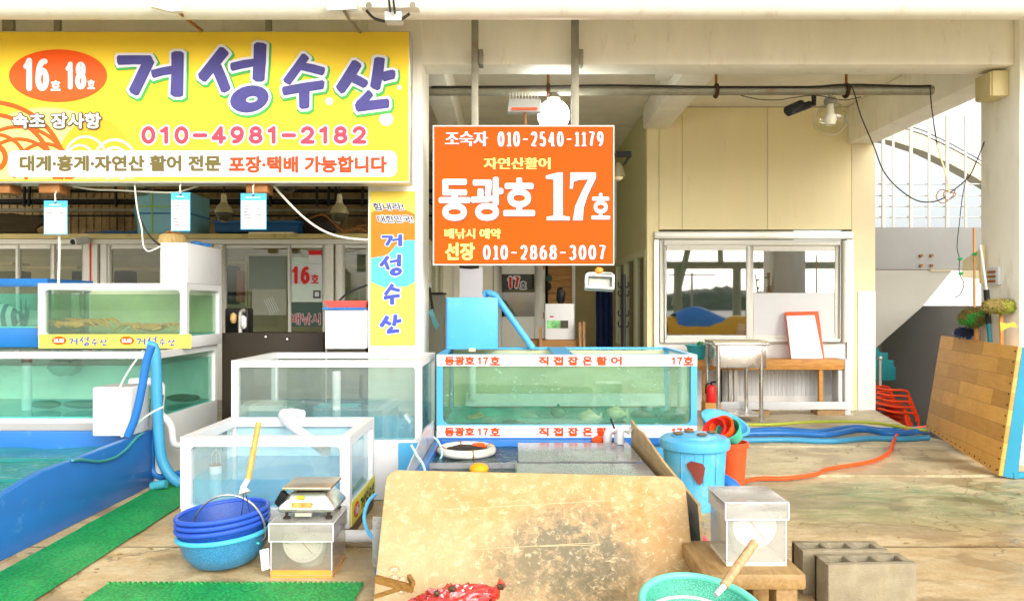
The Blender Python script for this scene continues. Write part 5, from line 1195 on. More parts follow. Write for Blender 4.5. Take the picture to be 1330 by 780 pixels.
# red plastic bag with sticks
rb = thing('red_plastic_bag', 'red see-through plastic bag of scraps and wooden sticks in front of the pale board', 'bag', (-.28, 2.98, 0))
m_bag = glass('red_film', (.95,.48,.44), .14, .10, (222,44,38), .45)
bc_ = Vector((X(582,3.0), 2.98, .09))
def bagf(a, c):
    th = 2*pi*a; ph = pi*c; q = Vector((cos(th)*sin(ph), sin(th)*sin(ph), cos(ph)))
    cr = 1-abs(noise.noise(q*3.1+Vector((4,1,2))))*1.5; n_ = .72+.34*cr+.10*noise.noise(q*9)+.05*noise.noise(q*20)
    x = .175*q.x*n_; lift_ = .055*max(0, q.x)**2-.03*max(0, -q.x)
    return bc_+Vector((x+.03*max(0, q.x)**6, .085*q.y*n_, max(-.088, .082*q.z*n_+lift_)))
B().grid(bagf, 56, 36).build('bag', m_bag, rb, fixn=False)
tw = [bc_+Vector((.185,.0,.05)), bc_+Vector((.205,-.01,.085)), bc_+Vector((.222,-.01,.10))]
B().tube(tw, [.03,.010,.022], 9).build('knot', m_bag, rb)
m_scr = mt('fish_scraps', (196,160,150), .4, var=.35, vs_=12)
for dx, dz, r_ in ((-.05,-.02,.06), (.05,.0,.055), (.11,.02,.04), (.0,.02,.05)): B().ball(bc_+Vector((dx,.0,dz)), r_*1.5, r_*.8, r_*.8, 14, .35, 4).build('scrap', m_scr, rb)
m_she = mt('brown_shell', (78,56,36), .5, var=.4, vs_=60)
for q_, rx_ in ((bc_+Vector((.215,-.03,.09)), .016), (bc_+Vector((.02,-.04,.085)), .018), (bc_+Vector((-.04,-.05,.07)), .014)): B().ball(q_, rx_, .011, .012, 10, .5).build('shell', m_she, rb)
stt = wood('dry_stick', (160,118,54), (110,74,30), (3,20,20))
B().bar(P(488,751,3.05), P(536,764,2.98), .018, .030).build('stick', stt, rb); B().bar(P(487,774,3.05), P(532,760,2.98), .014, .016).build('stick', stt, rb); B().bar(P(531,748,3.02), P(537,758,2.96), .016, .02).build('stick', stt, rb)
b = B()
for k in range(4): b.ball(P(random.uniform(500,530), random.uniform(738,775), 3.1), .022, .012, .014, 10, .4)
b.build('crumpled_film', glass('clear_film', (.95,.93,.90), .10, .08, (214,196,160), .10), rb)

# ------------------------------------------------------------------ baskets, hand net, scales
def net_mat(name, rgb, sc_=260):
    m, nt, b = base(name); c = lin(rgb); v = tex(nt, 'ShaderNodeTexVoronoi', sc_, (1,1,.8))
    nt.links.new(mixc(nt, ramp(nt, v, [(.3, 0), (.55, .75)]), c, [x*.35 for x in c]), b.inputs['Base Color']); b.inputs['Roughness'].default_value = .4
    bn = nd(nt, 'ShaderNodeBump'); bn.inputs['Strength'].default_value = .5; bn.inputs['Distance'].default_value = .002; nt.links.new(v, bn.inputs['Height']); nt.links.new(bn.outputs[0], b.inputs['Normal'])
    b.inputs['Subsurface Weight'].default_value = .0
    return m
def basket(label, c, r, h, m_body, m_rim, tilt=(0,0), rimr=.012, group='nested colander baskets by the dial scale'):
    t = thing('colander_basket', label, 'basket', c, group)
    m = Matrix.Translation(c) @ Matrix.Rotation(tilt[0],4,'Y') @ Matrix.Rotation(tilt[1],4,'X')
    B().lathe([(0,.0),(r*.45,.0),(r*.70,h*.16),(r*.88,h*.5),(r*.965,h*.97),(r*.94,h*.97),(r*.85,h*.5),(r*.67,h*.19),(r*.43,.012),(0,.012)], m, 48).build('bowl', m_body, t)
    B().tube([m @ Vector((r*.98*cos(a), r*.98*sin(a), h)) for a in [2*pi*k/56 for k in range(56)]], rimr, 10, closed=True).build('rim', m_rim, t)
    return t, m
m_sb = net_mat('sky_blue_mesh', (70,160,214)); m_bb = net_mat('royal_blue_mesh', (34,88,188)); m_rb = mt('royal_blue_rim', (44,84,190), .35); m_sr = mt('sky_blue_rim', (74,184,226), .35)
bx0, by0 = X(294,3.72), 3.72
basket('sky blue colander basket with a white tag, lowest of the nested stack', (bx0, by0, .002), .222, .165, m_sb, m_sr, (R(-4), 0))
for k in range(3):
    basket(['royal blue colander nested directly on the sky blue one', 'royal blue colander between the two other royal blue ones', 'topmost royal blue colander of the nested stack, holding the hand net'][k], (bx0-.004, by0, .062+.028*k), .222, .15, m_bb, m_rb, (R(-5), 0))
tg = B().prism([P(337,714,3.52), P(349,711,3.52), P(350,738,3.52), P(340,741,3.52)], (0,.003,0)).build('white_tag', m_white, loc=P(343,725,3.52)); tag(tg, 'white paper tag hanging from the sky blue basket', 'tag')
b = B()
for px, py in ((268,709),(335,705)): b.ball(P(px,py,3.50), .008, .006, .006, 8)
kn = b.build('green_ties', mt('turquoise_tie', (60,190,180), .5), loc=P(300,708,3.5)); tag(kn, 'two small turquoise string ties on the royal blue rims', 'string')
hn = thing('hand_net', 'wire hoop hand net with a bamboo handle standing in the blue baskets', 'hand net', (bx0, by0, .2))
hoop = [P(297+48*cos(a), 693-51*sin(a)*(1 if sin(a) > 0 else .35), 3.66-.05*sin(a)) for a in [2*pi*k/44 for k in range(44)]]
B().tube(hoop, .0055, 8, closed=True).build('hoop', m_steel, hn)
B().tube([P(318,640,3.60), P(316,632,3.61), P(322,622,3.63)], [.03,.014,.013], 12).build('ferrule', mt('white_ferrule', (228,224,214), .4), hn)
B().tube([P(322,623,3.63), P(336,548,3.72)], .014, 12).build('handle', wood('bamboo', (222,166,84), (196,130,56), (20,20,2)), hn)
B().tube([P(316,640,3.6), P(314,665,3.62), P(303,692,3.7)], .002, 6, smooth=4).tube([P(319,640,3.6), P(324,665,3.62), P(322,690,3.7)], .002, 6, smooth=4).build('net_cord', m_wire, hn)

def dial_scale(label, x0, x1, y0, y1, z0, z1, lidh, amber, dial_c, dial_r, tint, haze=.15):
    t = thing('boxed_scale', label, 'scale', ((x0+x1)/2, (y0+y1)/2, z0))
    acr = glass('acrylic_cover', tint, .05, .10, (206,204,198), haze); acl = glass('acrylic_lid_cover', tint, .05, .25, (205,203,197), .42)
    th = .005
    bx_ = ring_frame(x0, x1, y0, y0+th, z0+.012, z1-lidh, th, th, th, th)
    cov = B().box(x0, x1, y0, y0+th, z0+.012, z1-.01).box(x0, x1, y1-th, y1, z0+.012, z1-.01).box(x0, x0+th, y0+th, y1-th, z0+.012, z1-.01).box(x1-th, x1, y0+th, y1-th, z0+.012, z1-.01)
    cov.build('clear_box', acr, t, smooth=False)
    ov = .008
    B().box(x0-ov, x1+ov, y0-ov, y0-ov+th, z1-lidh, z1).box(x0-ov, x1+ov, y1+ov-th, y1+ov, z1-lidh, z1).box(x0-ov, x0-ov+th, y0-ov+th, y1+ov-th, z1-lidh, z1).box(x1+ov-th, x1+ov, y0-ov+th, y1+ov-th, z1-lidh, z1).box(x0-ov, x1+ov, y0-ov, y1+ov, z1+.0003, z1+th).build('lid', acl, t, bev=.0015)
    e = B()
    for p0, p1 in (((x0-ov,y0-ov,z1-lidh),(x1+ov,y0-ov,z1-lidh)), ((x0-ov,y0-ov,z1),(x1+ov,y0-ov,z1)), ((x0-ov,y0-ov,z1),(x0-ov,y1+ov,z1)), ((x1+ov,y0-ov,z1),(x1+ov,y1+ov,z1)), ((x0,y0,z0+.01),(x0,y0,z1-lidh)), ((x1,y0,z0+.01),(x1,y0,z1-lidh)), ((x0-ov,y0-ov,z1-lidh),(x0-ov,y0-ov,z1)), ((x1+ov,y0-ov,z1-lidh),(x1+ov,y0-ov,z1)), ((x0,y0,z0+.012),(x1,y0,z0+.012))):
        e.bar(p0, p1, .004, .004)
    e.build('glued_edges', m_swh, t, smooth=False)
    B().box(x0-.002, x1+.002, y0-.002, y1+.002, z0, z0+.0115).build('base_plate', amber, t)
    yd = (y0+y1)/2
    B().lathe([(0,0),(dial_r*.55,.0),(dial_r*.8,.10),(dial_r*.5,.20),(0,.20)], Matrix.Translation(((x0+x1)/2, yd+.02, z0+.013)), 24).build('scale_body', mt('pale_green_enamel', (196,214,200), .4), t)
    m = Matrix.Translation(dial_c) @ Matrix.Rotation(pi/2,4,'X')
    B().lathe([(0,.012),(dial_r*.95,.012),(dial_r,.004),(dial_r,-.05),(0,-.05)], m, 48).build('dial', mt('dial_white', (236,240,246), .35, var=.01), t)
    b = B()
    for k in range(40):
        a = 2*pi*k/40; L = .016 if k % 5 == 0 else .008
        b.bar(m @ Vector((dial_r*.86*cos(a), dial_r*.86*sin(a), .0131)), m @ Vector(((dial_r*.86-L)*cos(a), (dial_r*.86-L)*sin(a), .0131)), .0014, .0012)
    b.build('tick_marks', mt('grey_ink', (120,130,140), .5), t, smooth=False)
    B().bar(m @ Vector((-.05*dial_r/.1*.6, .035, .0142)), m @ Vector((.05*dial_r/.1*.9, -.05, .0142)), .003, .0016).build('needle', m_rose, t)
    return t
amb = mt('amber_base', (214,150,62), .4, var=.15)
ya_ = 3.535
ls = dial_scale('clear boxed dial scale with an amber base, carrying a steel scale', X(352,ya_), X(431,ya_), ya_, ya_+.29, .001, Z(679,ya_), .085, amb, Vector((X(396,ya_+.06), ya_+.04, .158)), .100, (.90,.88,.82))
B().box(X(352,ya_)-.001, X(431,ya_)+.001, ya_-.003, ya_-.0022, .014, .038).build('amber_band', amb, ls)
zt_ = Z(679,ya_)+.006
ss = thing('steel_scale', 'worn steel electronic scale with a square pan on top of the clear boxed dial scale', 'scale', (X(404,3.68), 3.68, zt_))
cS = Vector((X(404,3.66), 3.68, zt_))
B().add([cS+Vector(p) for p in [(-.13,-.10,.03),(.13,-.10,.03),(.13,.12,.03),(-.13,.12,.03),(-.145,-.115,.048),(.145,-.115,.048),(.145,.13,.048),(-.145,.13,.048),(-.085,-.075,.125),(.085,-.075,.125),(.085,.09,.125),(-.085,.09,.125)]],
    [(3,2,1,0),(0,1,5,4),(1,2,6,5),(2,3,7,6),(3,0,4,7),(4,5,9,8),(5,6,10,9),(6,7,11,10),(7,4,8,11),(8,9,10,11)]).build('housing', m_steel, ss, bev=.022, seg=3)
B().box(cS.x-.118, cS.x+.118, cS.y-.11, cS.y+.12, cS.z+.142, cS.z+.156, ).build('pan', mt('worn_pan', (196,186,164), .35, .8, var=.12, vs_=9, dirt=((140,110,70), .35, 6)), ss, bev=.004)
B().box(cS.x-.06, cS.x+.06, cS.y-.06, cS.y+.07, cS.z+.1255, cS.z+.1415).build('pan_support', m_dark, ss)
for sx_ in (-.10, .105):
    for sy_ in (-.085, .1): B().cyl(cS+Vector((sx_,sy_,.008)), cS+Vector((sx_,sy_,.034)), .008, n=10).cyl(cS+Vector((sx_,sy_,.0)), cS+Vector((sx_,sy_,.01)), .017, n=14).build('foot', m_dark, ss)
B().bar(cS+Vector((-.145,-.07,.06)), cS+Vector((-.105,-.09,.125)), .03, .045).build('display', m_black, ss, bev=.006)
B().box(cS.x-.07, cS.x+.03, cS.y-.128, cS.y-.118, cS.z+.06, cS.z+.083, Matrix.Translation((0,.012,0))).build('name_plate', mt('rusty_plate', (196,150,80), .5, var=.4, vs_=40), ss)
B().box(cS.x-.05, cS.x-.015, cS.y-.101, cS.y-.090, cS.z+.098, cS.z+.112).build('yellow_sticker', mt('yellow_sticker', (236,200,50), .5), ss)
B().bar(cS+Vector((-.05,-.118,.028)), cS+Vector((.03,-.118,.028)), .012, .016).build('carry_bar', m_alu, ss)

# stool with the second boxed scale
stl = thing('wooden_stool', 'low worn wooden stool carrying a clear boxed dial scale', 'stool', (.98, 3.1, 0))
m_stw = wood('worn_stool_wood', (172,142,92), (136,102,58), (12,2,12), dirt=((120,90,50), .6, 9))
B().box(.76, 1.17, 2.93, 3.36, .172, .238).build('seat', m_stw, stl, bev=.014)
for x in (.80, 1.055): 
    for y in (2.95, 3.24): B().box(x, x+.085, y, y+.09, 0, .1715).build('leg', m_stw, stl, bev=.004)
rs = dial_scale('clear boxed dial scale with a plain base on the low wooden stool', X(944,3.02), X(1021,3.02), 3.02, 3.27, .239, Z(652,3.02), .068, mt('clear_base', (214,206,180), .4), Vector((X(981,3.06), 3.08, .385)), .094, (.97,.98,.97), .26)
B().ball((X(966,3.12), 3.14, Z(652,3.02)-.03), .05, .05, .012, 16).build('orange_pan', mt('orange_pan_seen', (240,130,90), .5), rs)
# teal basket at the very front with hand net
m_tm = net_mat('turquoise_mesh', (96,206,176), 230); m_tr = mt('turquoise_rim', (112,216,190), .35)
tq, mq = basket('turquoise colander basket at the front beside the stool', (X(903,2.78), 2.74, .045), .225, .15, m_tm, m_tr, (R(4), R(10)), .014, None)
hn2 = thing('hand_net', 'white hoop hand net with a worn wooden handle lying in the turquoise basket', 'hand net', (.69, 2.74, .2))
B().tube([(X(893,2.7)+.155*cos(a), 2.66+.125*sin(a), .175+.03*sin(a)) for a in [2*pi*k/44 for k in range(44)]], .006, 8, closed=True).build('hoop', m_white, hn2)
B().tube([P(930,772,2.72), P(944,756,2.76)], [.010,.013], 10).build('ferrule', m_white, hn2)
B().tube([P(940,760,2.75), P(980,704,2.88)], .017, 12).build('handle', wood('worn_handle', (206,172,128), (150,110,70), (20,20,3)), hn2)
# ------------------------------------------------------------------ cinder blocks
def cinder():
    t = thing('cinder_block', 'front cinder block with three square cells, overlapping the one behind', 'cinder block', (1.54, 3.15, 0), 'cinder blocks on the floor')
    m_c = mt('cinder_concrete', (150,140,116), .95, var=.22, vs_=10, dirt=((130,110,70), .3, 7), bump=.9, bs=180)
    x0, y0 = 1.345, 3.15; W, Dp, H = .385, .145, .2
    b = B(); wl, bw = .032, .036
    b.box(x0, x0+W, y0, y0+wl, 0, H); b.box(x0, x0+W, y0+Dp-wl, y0+Dp, 0, H)
    xs_ = [x0, x0+(W-bw)/3, x0+2*(W-bw)/3, x0+W-bw]
    for xx in xs_: b.box(xx, xx+bw, y0+wl, y0+Dp-wl, 0, H)
    b.box(x0+bw, x0+W-bw, y0+wl, y0+Dp-wl, 0, .03)
    b.build('block', m_c, t, bev=.005); return t
cb = cinder(); cb.rotation_euler = (0,0,R(2))
dup(cb, (1.505, 3.325, 0), 'rear cinder block with three square cells, half hidden behind the front one').rotation_euler = (0,0,R(-1))

# ------------------------------------------------------------------ plywood, bin, bucket
pl = thing('plywood_sheet', 'dirty plywood sheet standing on edge between the front pool and the blue bin', 'plywood', (.83, 4.1, 0))
pq = [Vector((.835,5.15,0)), Vector((.93,3.6,0)), Vector((.905,3.6,Z(655,3.6))), Vector((.86,4.2,.41)), Vector((.835,4.75,.49)), Vector((.825,4.9,Z(556,4.9))), Vector((.828,5.15,Z(545,5.15)))]
B().prism(pq, (.014,.0018,0)).build('sheet', wood('dirty_ply', (206,176,120), (170,142,96), (1,1,10), dirt=((120,110,84), .7, 4)), pl)
bn_ = thing('blue_bin', 'tall sky blue lidded plastic bin with dark stones on its lid', 'bin', (1.14, 4.82, 0))
mB = Matrix.Translation((X(902,4.82), 4.82, 0)); m_bin = mt('bin_blue', (80,168,214), .35, var=.07, dirt=((150,190,205), .3, 7))
zl = Z(570,4.82)
B().lathe([(0,.0),(.175,.0),(.18,.02),(.203,zl-.03),(.203,zl-.001),(0,zl-.001)], mB, 48).build('body', m_bin, bn_)
B().lathe([(.212,zl-.05),(.222,zl-.05),(.228,zl-.02),(.222,zl+.005),(.20,zl+.02),(.15,zl+.02),(.148,zl+.032),(.05,zl+.036),(0,zl+.036)], mB, 48).build('lid', m_bin, bn_)
b = B()
for a0 in (-2.0, -1.3):
    for q in ((a0-.22,), (a0+.22,)):
        p = [mB @ Vector((.196*cos(q[0])*(1+.03*k), .196*sin(q[0])*(1+.03*k), .18+.22*k)) for k in (0,1)]; b.bar(p[0], p[1], .006, .006)
b.build('ribs', m_bin, bn_)
def cyl_map(px, py, k=0):
    a = -pi/2+(px)/100; r_ = .2065+k; return mB @ Vector((r_*cos(a), r_*sin(a), .40-py/100*.4))
B().add([cyl_map(-38+76*(.5+.5*cos(a))-0, 2+18*(.5-.5*sin(a))*1, .002)-Vector((0,0,.0)) for a in [2*pi*k/24 for k in range(24)]], [tuple(range(24))]).build('brown_patch', mt('brown_patch', (112,50,40), .5, var=.2), bn_) if False else None
bpz = [(-52,2),(-36,-2),(-18,-1),(-2,0),(8,1),(17,6),(13,14),(5,24),(-4,27),(-18,22),(-36,12),(-48,7)]
b = B(); n = len(bpz); b.add([cyl_map(x*.8-6, y*1.3+20, .0015) for x, y in bpz]+[cyl_map(-12, 35, .0035)], [(i, (i+1) % n, n) for i in range(n)]); b.build('brown_patch', mt('brown_patch', (112,50,40), .5, var=.2), bn_)
for (px, py), lab in zip(((878,562),(898,558),(906,562),(925,557)), ('flat dark stone nearest the plywood on the bin lid', 'dark round stone at the middle of the bin lid', 'dark stone close behind the middle one on the bin lid', 'flat dark stone on the far side of the bin lid')):
    dx, dy = {878:(-.11,-.02), 898:(-.02,.06), 906:(.03,-.07), 925:(.12,.03)}[px]
    c = mB @ Vector((dx, dy, zl+.043)); tag(B().ball(c, .035, .026, .010, 14, .25, 5).build('stone', mt('brown_stone', (112,92,66), .8), loc=c-Vector((0,0,.01))), lab, 'stone', 'stones on the bin lid')
b = B().tube([P(852,567,4.75), P(853,556,4.75), P(859,553,4.75), P(862,560,4.75)], .005, 6, smooth=4); o = b.build('cord_loop', m_wwire, loc=P(855,560,4.75)); tag(o, 'white cord loop tied to the bin lid next to the plywood', 'cord')
rbk = thing('orange_bucket', 'orange plastic bucket full of small baskets behind the blue bin', 'bucket', (X(952,5.25), 5.25, 0))
mk = Matrix.Translation((X(950,5.25), 5.25, .0)); zb_ = Z(573,5.25)
B().lathe([(0,0),(.085,0),(.108,zb_*.9),(.118,zb_*.9),(.120,zb_),(.108,zb_),(.083,.012),(0,.012)], mk, 32).build('body', mt('orange_bucket_plastic', (224,84,40), .4, var=.12, dirt=((196,70,40), .3, 9)), rbk)
def smallbasket(c, m_, label, rot):
    t = thing('small_basket', label, 'basket', c, 'small plastic baskets in the orange bucket')
    m = Matrix.Translation(c) @ Matrix.Rotation(rot,4,'Y') @ Matrix.Rotation(.5,4,'X')
    B().lathe([(0,0),(.06,0),(.085,.10),(.092,.10),(.092,.108),(.08,.108),(.056,.01),(0,.01)], m, 28).build('bowl', m_, t)
smallbasket(P(938,566,5.2), m_red, 'red basket leaning in the orange bucket', -.9)
smallbasket(P(946,564,5.2), m_orange, 'orange basket nested on the red one in the bucket', -.8)
smallbasket(P(954,568,5.2), mt('jade_plastic', (70,180,150), .4), 'jade green basket in front of the red one in the bucket', -.7)
sb = thing('blue_basin', 'sky blue basin tipped up behind the blue bin', 'basin', (X(938,5.6), 5.55, 0))
mm_ = Matrix.Translation((X(935,5.55), 5.55, .32)) @ Matrix.Rotation(.25,4,'Y') @ Matrix.Rotation(.35,4,'X')
B().lathe([(0,0),(.12,0),(.175,.12),(.185,.12),(.185,.13),(.165,.13),(.11,.012),(0,.012)], mm_, 36).build('bowl', m_bin, sb)
cr = B().box(X(920,5.45), X(955,5.45), 5.42, 5.7, .013, .335).build('support_crate', m_rb, bev=.01, loc=(1.5, 5.5, 0)); tag(cr, 'royal blue crate under the tipped sky blue basin', 'crate')
sp = thing('blue_scoop', 'curved blue plastic pipe piece lying beside the blue bin', 'pipe', P(955,640,4.95))
B().tube([P(936,622,4.95), P(950,631,4.9), P(959,642,4.88), P(960,652,4.88)], [.05,.055,.05,.045], 18, smooth=4).build('pipe', m_blue, sp)
rs_ = B().ball(P(938,652,4.9), .05, .05, .05, 16, .2).build('red_buoy', m_red, loc=P(938,652,4.9)); tag(rs_, 'red buoy wedged between the blue bin and the curved pipe', 'buoy')
rh = thing('pink_handle', 'pink plastic handle on the floor behind the plywood edge', 'handle', (X(914,3.85), 3.85, 0))
B().tube([P(908,712,3.85), P(910,697,3.85), P(917,702,3.85), P(918,712,3.85)], .012, 10, smooth=4).build('loop', mt('pink_plastic', (240,80,100), .4), rh)

# ------------------------------------------------------------------ sink, bench, window goods
DS = 8.05
sk = thing('steel_sink', 'stainless steel sink on thin legs before the white bench', 'sink', (X(965,DS), 8.2, .02))
zs0, zs1 = Z(478,DS), Z(447,DS)
B().box(X(935,DS), X(996,DS), DS, DS+.5, zs0, zs1-.012).build('basin', m_steel, sk, bev=.012)
B().box(X(928,DS), X(999,DS), DS-.015, DS+.53, zs1-.0115, zs1+.012).build('rim', m_steel, sk, bev=.006)
for px, y in ((933.5, DS+.02), (989.5, DS+.02), (934, DS+.5), (988, DS+.5)): B().cyl((X(px,DS), y, .02), (X(px,DS), y, zs1-.012), .022, n=12).build('leg', m_steel, sk)
B().box(X(934,DS), X(990,DS), DS+.03, DS+.5, Z(541,DS), Z(538.5,DS)).build('lower_shelf', m_steel, sk)
cbd = B().box(X(921,8.3), X(992,8.3), 8.15, 8.5, zs1+.0125, zs1+.032, ).build('chopping_board', mt('grey_cloth_board', (170,160,130), .7), loc=(X(950,8.3), 8.3, zs1), bev=.005); tag(cbd, 'grey flat board laid across the back of the steel sink', 'board')
tbn = thing('turquoise_bowl', 'small turquoise bowl perched on the bench end beside the steel sink', 'bowl', (X(907,8.4), 8.5, Z(467,8.5)))
DB = 8.67
B().lathe([(0,0),(.085,0),(.125,.155),(.14,.155),(.14,.17),(.115,.17),(.08,.012),(0,.012)], Matrix.Translation((X(906,8.75), 8.78, Z(467,DB)+.001)), 28).build('bowl', mt('turquoise_plastic', (50,160,170), .4), tbn)
B().ball((X(909,8.75), 8.75, Z(467,DB)+.18), .035, .03, .03, 12, .3).build('green_item', mt('leaf_green', (40,120,60), .6), tbn)
bz = thing('timber_bench', 'white legged bench with a plain timber top under the booth window', 'bench', (X(1000,DB), 8.8, .02))
m_bt = wood('bench_timber', (206,150,70), (170,110,44), (2,12,12))
zb0 = Z(467,DB)
B().box(X(905,DB), X(1097,DB), DB, DB+.35, Z(480,DB), zb0).build('top', m_bt, bz, bev=.006)
B().box(X(1097,DB)+.001, X(1105,DB), DB-.01, DB+.36, .02, zb0+.004).build('end_post', m_white, bz, bev=.006)
B().box(X(936,DB), X(1104,DB), DB-.03, DB-.011, Z(531,DB), Z(521,DB)).build('stretcher', m_white, bz, bev=.004)
for px in (914, 1065, 1090): B().box(X(px,DB), X(px+5,DB), DB+.02, DB+.07, .02, Z(480.3,DB)).build('leg', m_bt if px != 1090 else m_white, bz)
for px in (942, 955, 962): B().box(X(px,DB), X(px+4,DB), DB+.25, DB+.30, .02, Z(480.3,DB)).build('leg', m_dark if px == 942 else m_alu, bz)
B().box(X(1062,DB), X(1097,DB), DB, DB+.2, .02, .09).build('foot_block', m_stw, bz); B().box(X(968,DB), X(1000,DB), DB, DB+.2, .02, .075).build('foot_block', m_stw, bz)
pbo = thing('orange_edged_board', 'white board with an orange edge leaning on the bench against the window', 'board', (X(1047,8.85), 8.85, zb0))
q = [P(1027,466,8.82), P(1071,466,8.82), P(1063,404,9.0), P(1020,405,9.0)]
B().prism(q, (0,.018,.0)).build('backing_board', m_orange, pbo); q2 = [P(1028,465.5,8.80), P(1069,465.5,8.80), P(1058,409,8.97), P(1021.5,410,8.97)]
B().prism(q2, (0,.012,0)).build('white_board', mt('board_white', (228,224,222), .4, dirt=((206,190,160), .2, 5)), pbo)
fe = thing('fire_extinguisher', 'red fire extinguisher under the steel sink', 'extinguisher', (X(923,8.4), 8.42, .02))
cE = Vector((X(924,8.42), 8.42, Z(522,8.42))); 
B().box(cE.x-.09, cE.x+.09, 8.34, 8.52, .02, cE.z).build('carton', mt('kraft_carton', (190,140,80), .8), None, loc=(cE.x, 8.43, .02)).__setitem__('label', 'kraft carton under the steel sink with the extinguisher on it')
bpy.data.objects['carton']['category'] = 'carton'
B().lathe([(0,0),(.055,0),(.06,.01),(.06,.15),(.045,.185),(.02,.2),(0,.2)], Matrix.Translation(cE+Vector((0,0,.001))), 24).build('cylinder', m_red, fe)
B().tube([cE+Vector((0,0,.2)), cE+Vector((0,0,.225)), cE+Vector((.05,-.01,.235))], .012, 8).tube([cE+Vector((-.01,0,.215)), cE+Vector((-.06,0,.2)), cE+Vector((-.068,0,.1))], .008, 8, smooth=3).build('valve', m_black, fe)

# ------------------------------------------------------------------ things in the recess
wp_ = thing('white_appliance', 'white boxed appliance with a green label standing on a brown carton', 'appliance', (X(727,9.5), 9.6, 0))
d = 9.5
B().box(X(708,d), X(746,d), d, d+.3, Z(441,d), Z(394,d)).build('body', m_pvc, wp_, bev=.012)
B().box(X(710.5,d), X(738,d), d-.004, d-.0005, Z(426,d), Z(416,d)).build('green_label', mt('green_label', (120,190,120), .5, var=.5, vs_=16), wp_, smooth=False)
B().box(X(728,d), X(738,d), d-.008, d-.0045, Z(426,d), Z(416,d)).build('dark_label', mt('dark_label', (70,66,50), .5), wp_, smooth=False)
B().box(X(714,d), X(719,d), d-.004, d-.001, Z(412,d), Z(410,d)).build('name_mark', m_rose, wp_, smooth=False)
B().ball((X(729,d), d+.1, Z(394,d)+.10), .06, .06, .11, 14, .35, 4).build('dark_glove', m_black, wp_)
kc = B().box(X(690,9.4), X(759,9.4), 9.4, 9.85, 0.02, Z(441.5,9.4)).build('brown_carton', mt('brown_carton_card', (150,110,66), .85), loc=(X(725,9.4), 9.6, .02), bev=.01); tag(kc, 'wide brown carton under the white appliance in the recess', 'carton')
for px in (700.5, 752, 757): 
    o = B().box(X(px,9.3), X(px+3.5,9.3), 9.32, 9.38, .02, Z(424 if px < 720 else 418,9.3)).build('timber_batten', wood('batten', (176,130,80), (120,84,50), (12,12,2)), loc=(X(px,9.3), 9.35, .02)); tag(o, {700.5: 'short timber batten standing against the near side of the white appliance', 752: 'timber batten between the white appliance and another batten', 757: 'timber batten standing farthest from the white appliance'}[px], 'batten', 'battens around the white appliance')
hp = B().box(X(597,8.6), X(627,8.6), 8.6, 8.606, Z(388,8.6), Z(347,8.6)).build('paper_sheet', m_swh, loc=(X(612,8.6), 8.6, Z(347,8.6))); tag(hp, 'white paper sheet hanging behind the blue box', 'paper')
hpc = B().tube([P(597,346,8.6), P(612,347,8.59), P(622,346,8.6)], .02, 8).build('clip_bar', m_dark, loc=P(612,346,8.6)); tag(hpc, 'dark clip bar holding the white paper sheet', 'clip')
gf = thing('grey_fridge', 'dull grey cabinet behind the pillar edge with a blue ribbon before it', 'cabinet', (X(564,7.6), 7.6, 0))
B().box(X(553,7.6), X(575,7.6), 7.6, 7.95, .02, Z(382,7.6)).build('body', mt('dull_grey', (116,116,100), .6, var=.1), gf, bev=.01); B().box(X(553,7.6), X(576,7.6), 7.58, 7.96, Z(382,7.6)+.001, Z(380.5,7.6)+.006).build('top', m_black, gf)
rbn = thing('blue_ribbon', 'pale blue ribbon tied to a dark strap hanging by the pillar', 'ribbon', P(560,385,6.7))
B().tube([P(557,368,6.7), P(561,395,6.7), P(563,412,6.7)], .012, 8).build('strap', m_wire, rbn)
B().prism([P(556,404,6.68), P(562,401,6.68), P(565,411,6.68), P(570,422,6.68), P(567,429,6.68), P(562,420,6.68), P(560,413,6.68)], (0,.01,0)).build('ribbon', mt('cyan_ribbon', (110,190,200), .5), rbn)
B().box(X(553,6.7), X(560,6.7), 6.66, 6.74, Z(373,6.7), Z(367,6.7)).build('hook', m_white, rbn)
cs = thing('coat_stand', 'black coat stand with curled hooks in the recess', 'coat stand', (X(810,8.8), 8.8, 0))
B().cyl((X(810,8.8), 8.8, .02), (X(810,8.8), 8.8, Z(356,8.8)), .028, n=14).build('pole', m_black, cs)
for py in (373, 384, 410, 424):
    for sd in (-1, 1):
        B().tube([P(810,py-3,8.8), P(810+sd*5,py,8.8), P(810+sd*7,py-4,8.8), P(810+sd*6,py-7,8.8)], .009, 8, smooth=4).build('hook', m_black, cs)
B().lathe([(0,0),(.2,0),(.2,.02),(.03,.05),(0,.05)], Matrix.Translation((X(810,8.8), 8.8, .021)), 24).build('foot', m_black, cs)
ct = thing('hanging_overalls', 'dark blue work clothes hanging in the shadow of the recess', 'clothes', P(783,390,10.4))
B().grid(lambda a, c: Vector((X(774+22*a,10.4), 10.4+.05*sin(a*19)+.02*sin(c*9), Z(375,10.4)-(Z(375,10.4)-Z(470,10.4))*c)), 40, 12).build('cloth', mt('navy_cloth', (24,44,84), .9, var=.3), ct)
B().tube([P(774,375,10.4), P(796,375,10.4)], .012, 8).build('rail', m_alu, ct)
hk = thing('hanging_scissors', 'dark scissors and green gloves hung on the clapboard strip', 'tools', P(713,365,11.6))
B().ball(P(713,361,11.6), .05, .04, .06, 12, .4).build('gloves', mt('green_gloves', (60,90,70), .8), hk); B().ball(P(713,372,11.6), .04, .03, .06, 12, .4).build('rag', m_dark, hk)

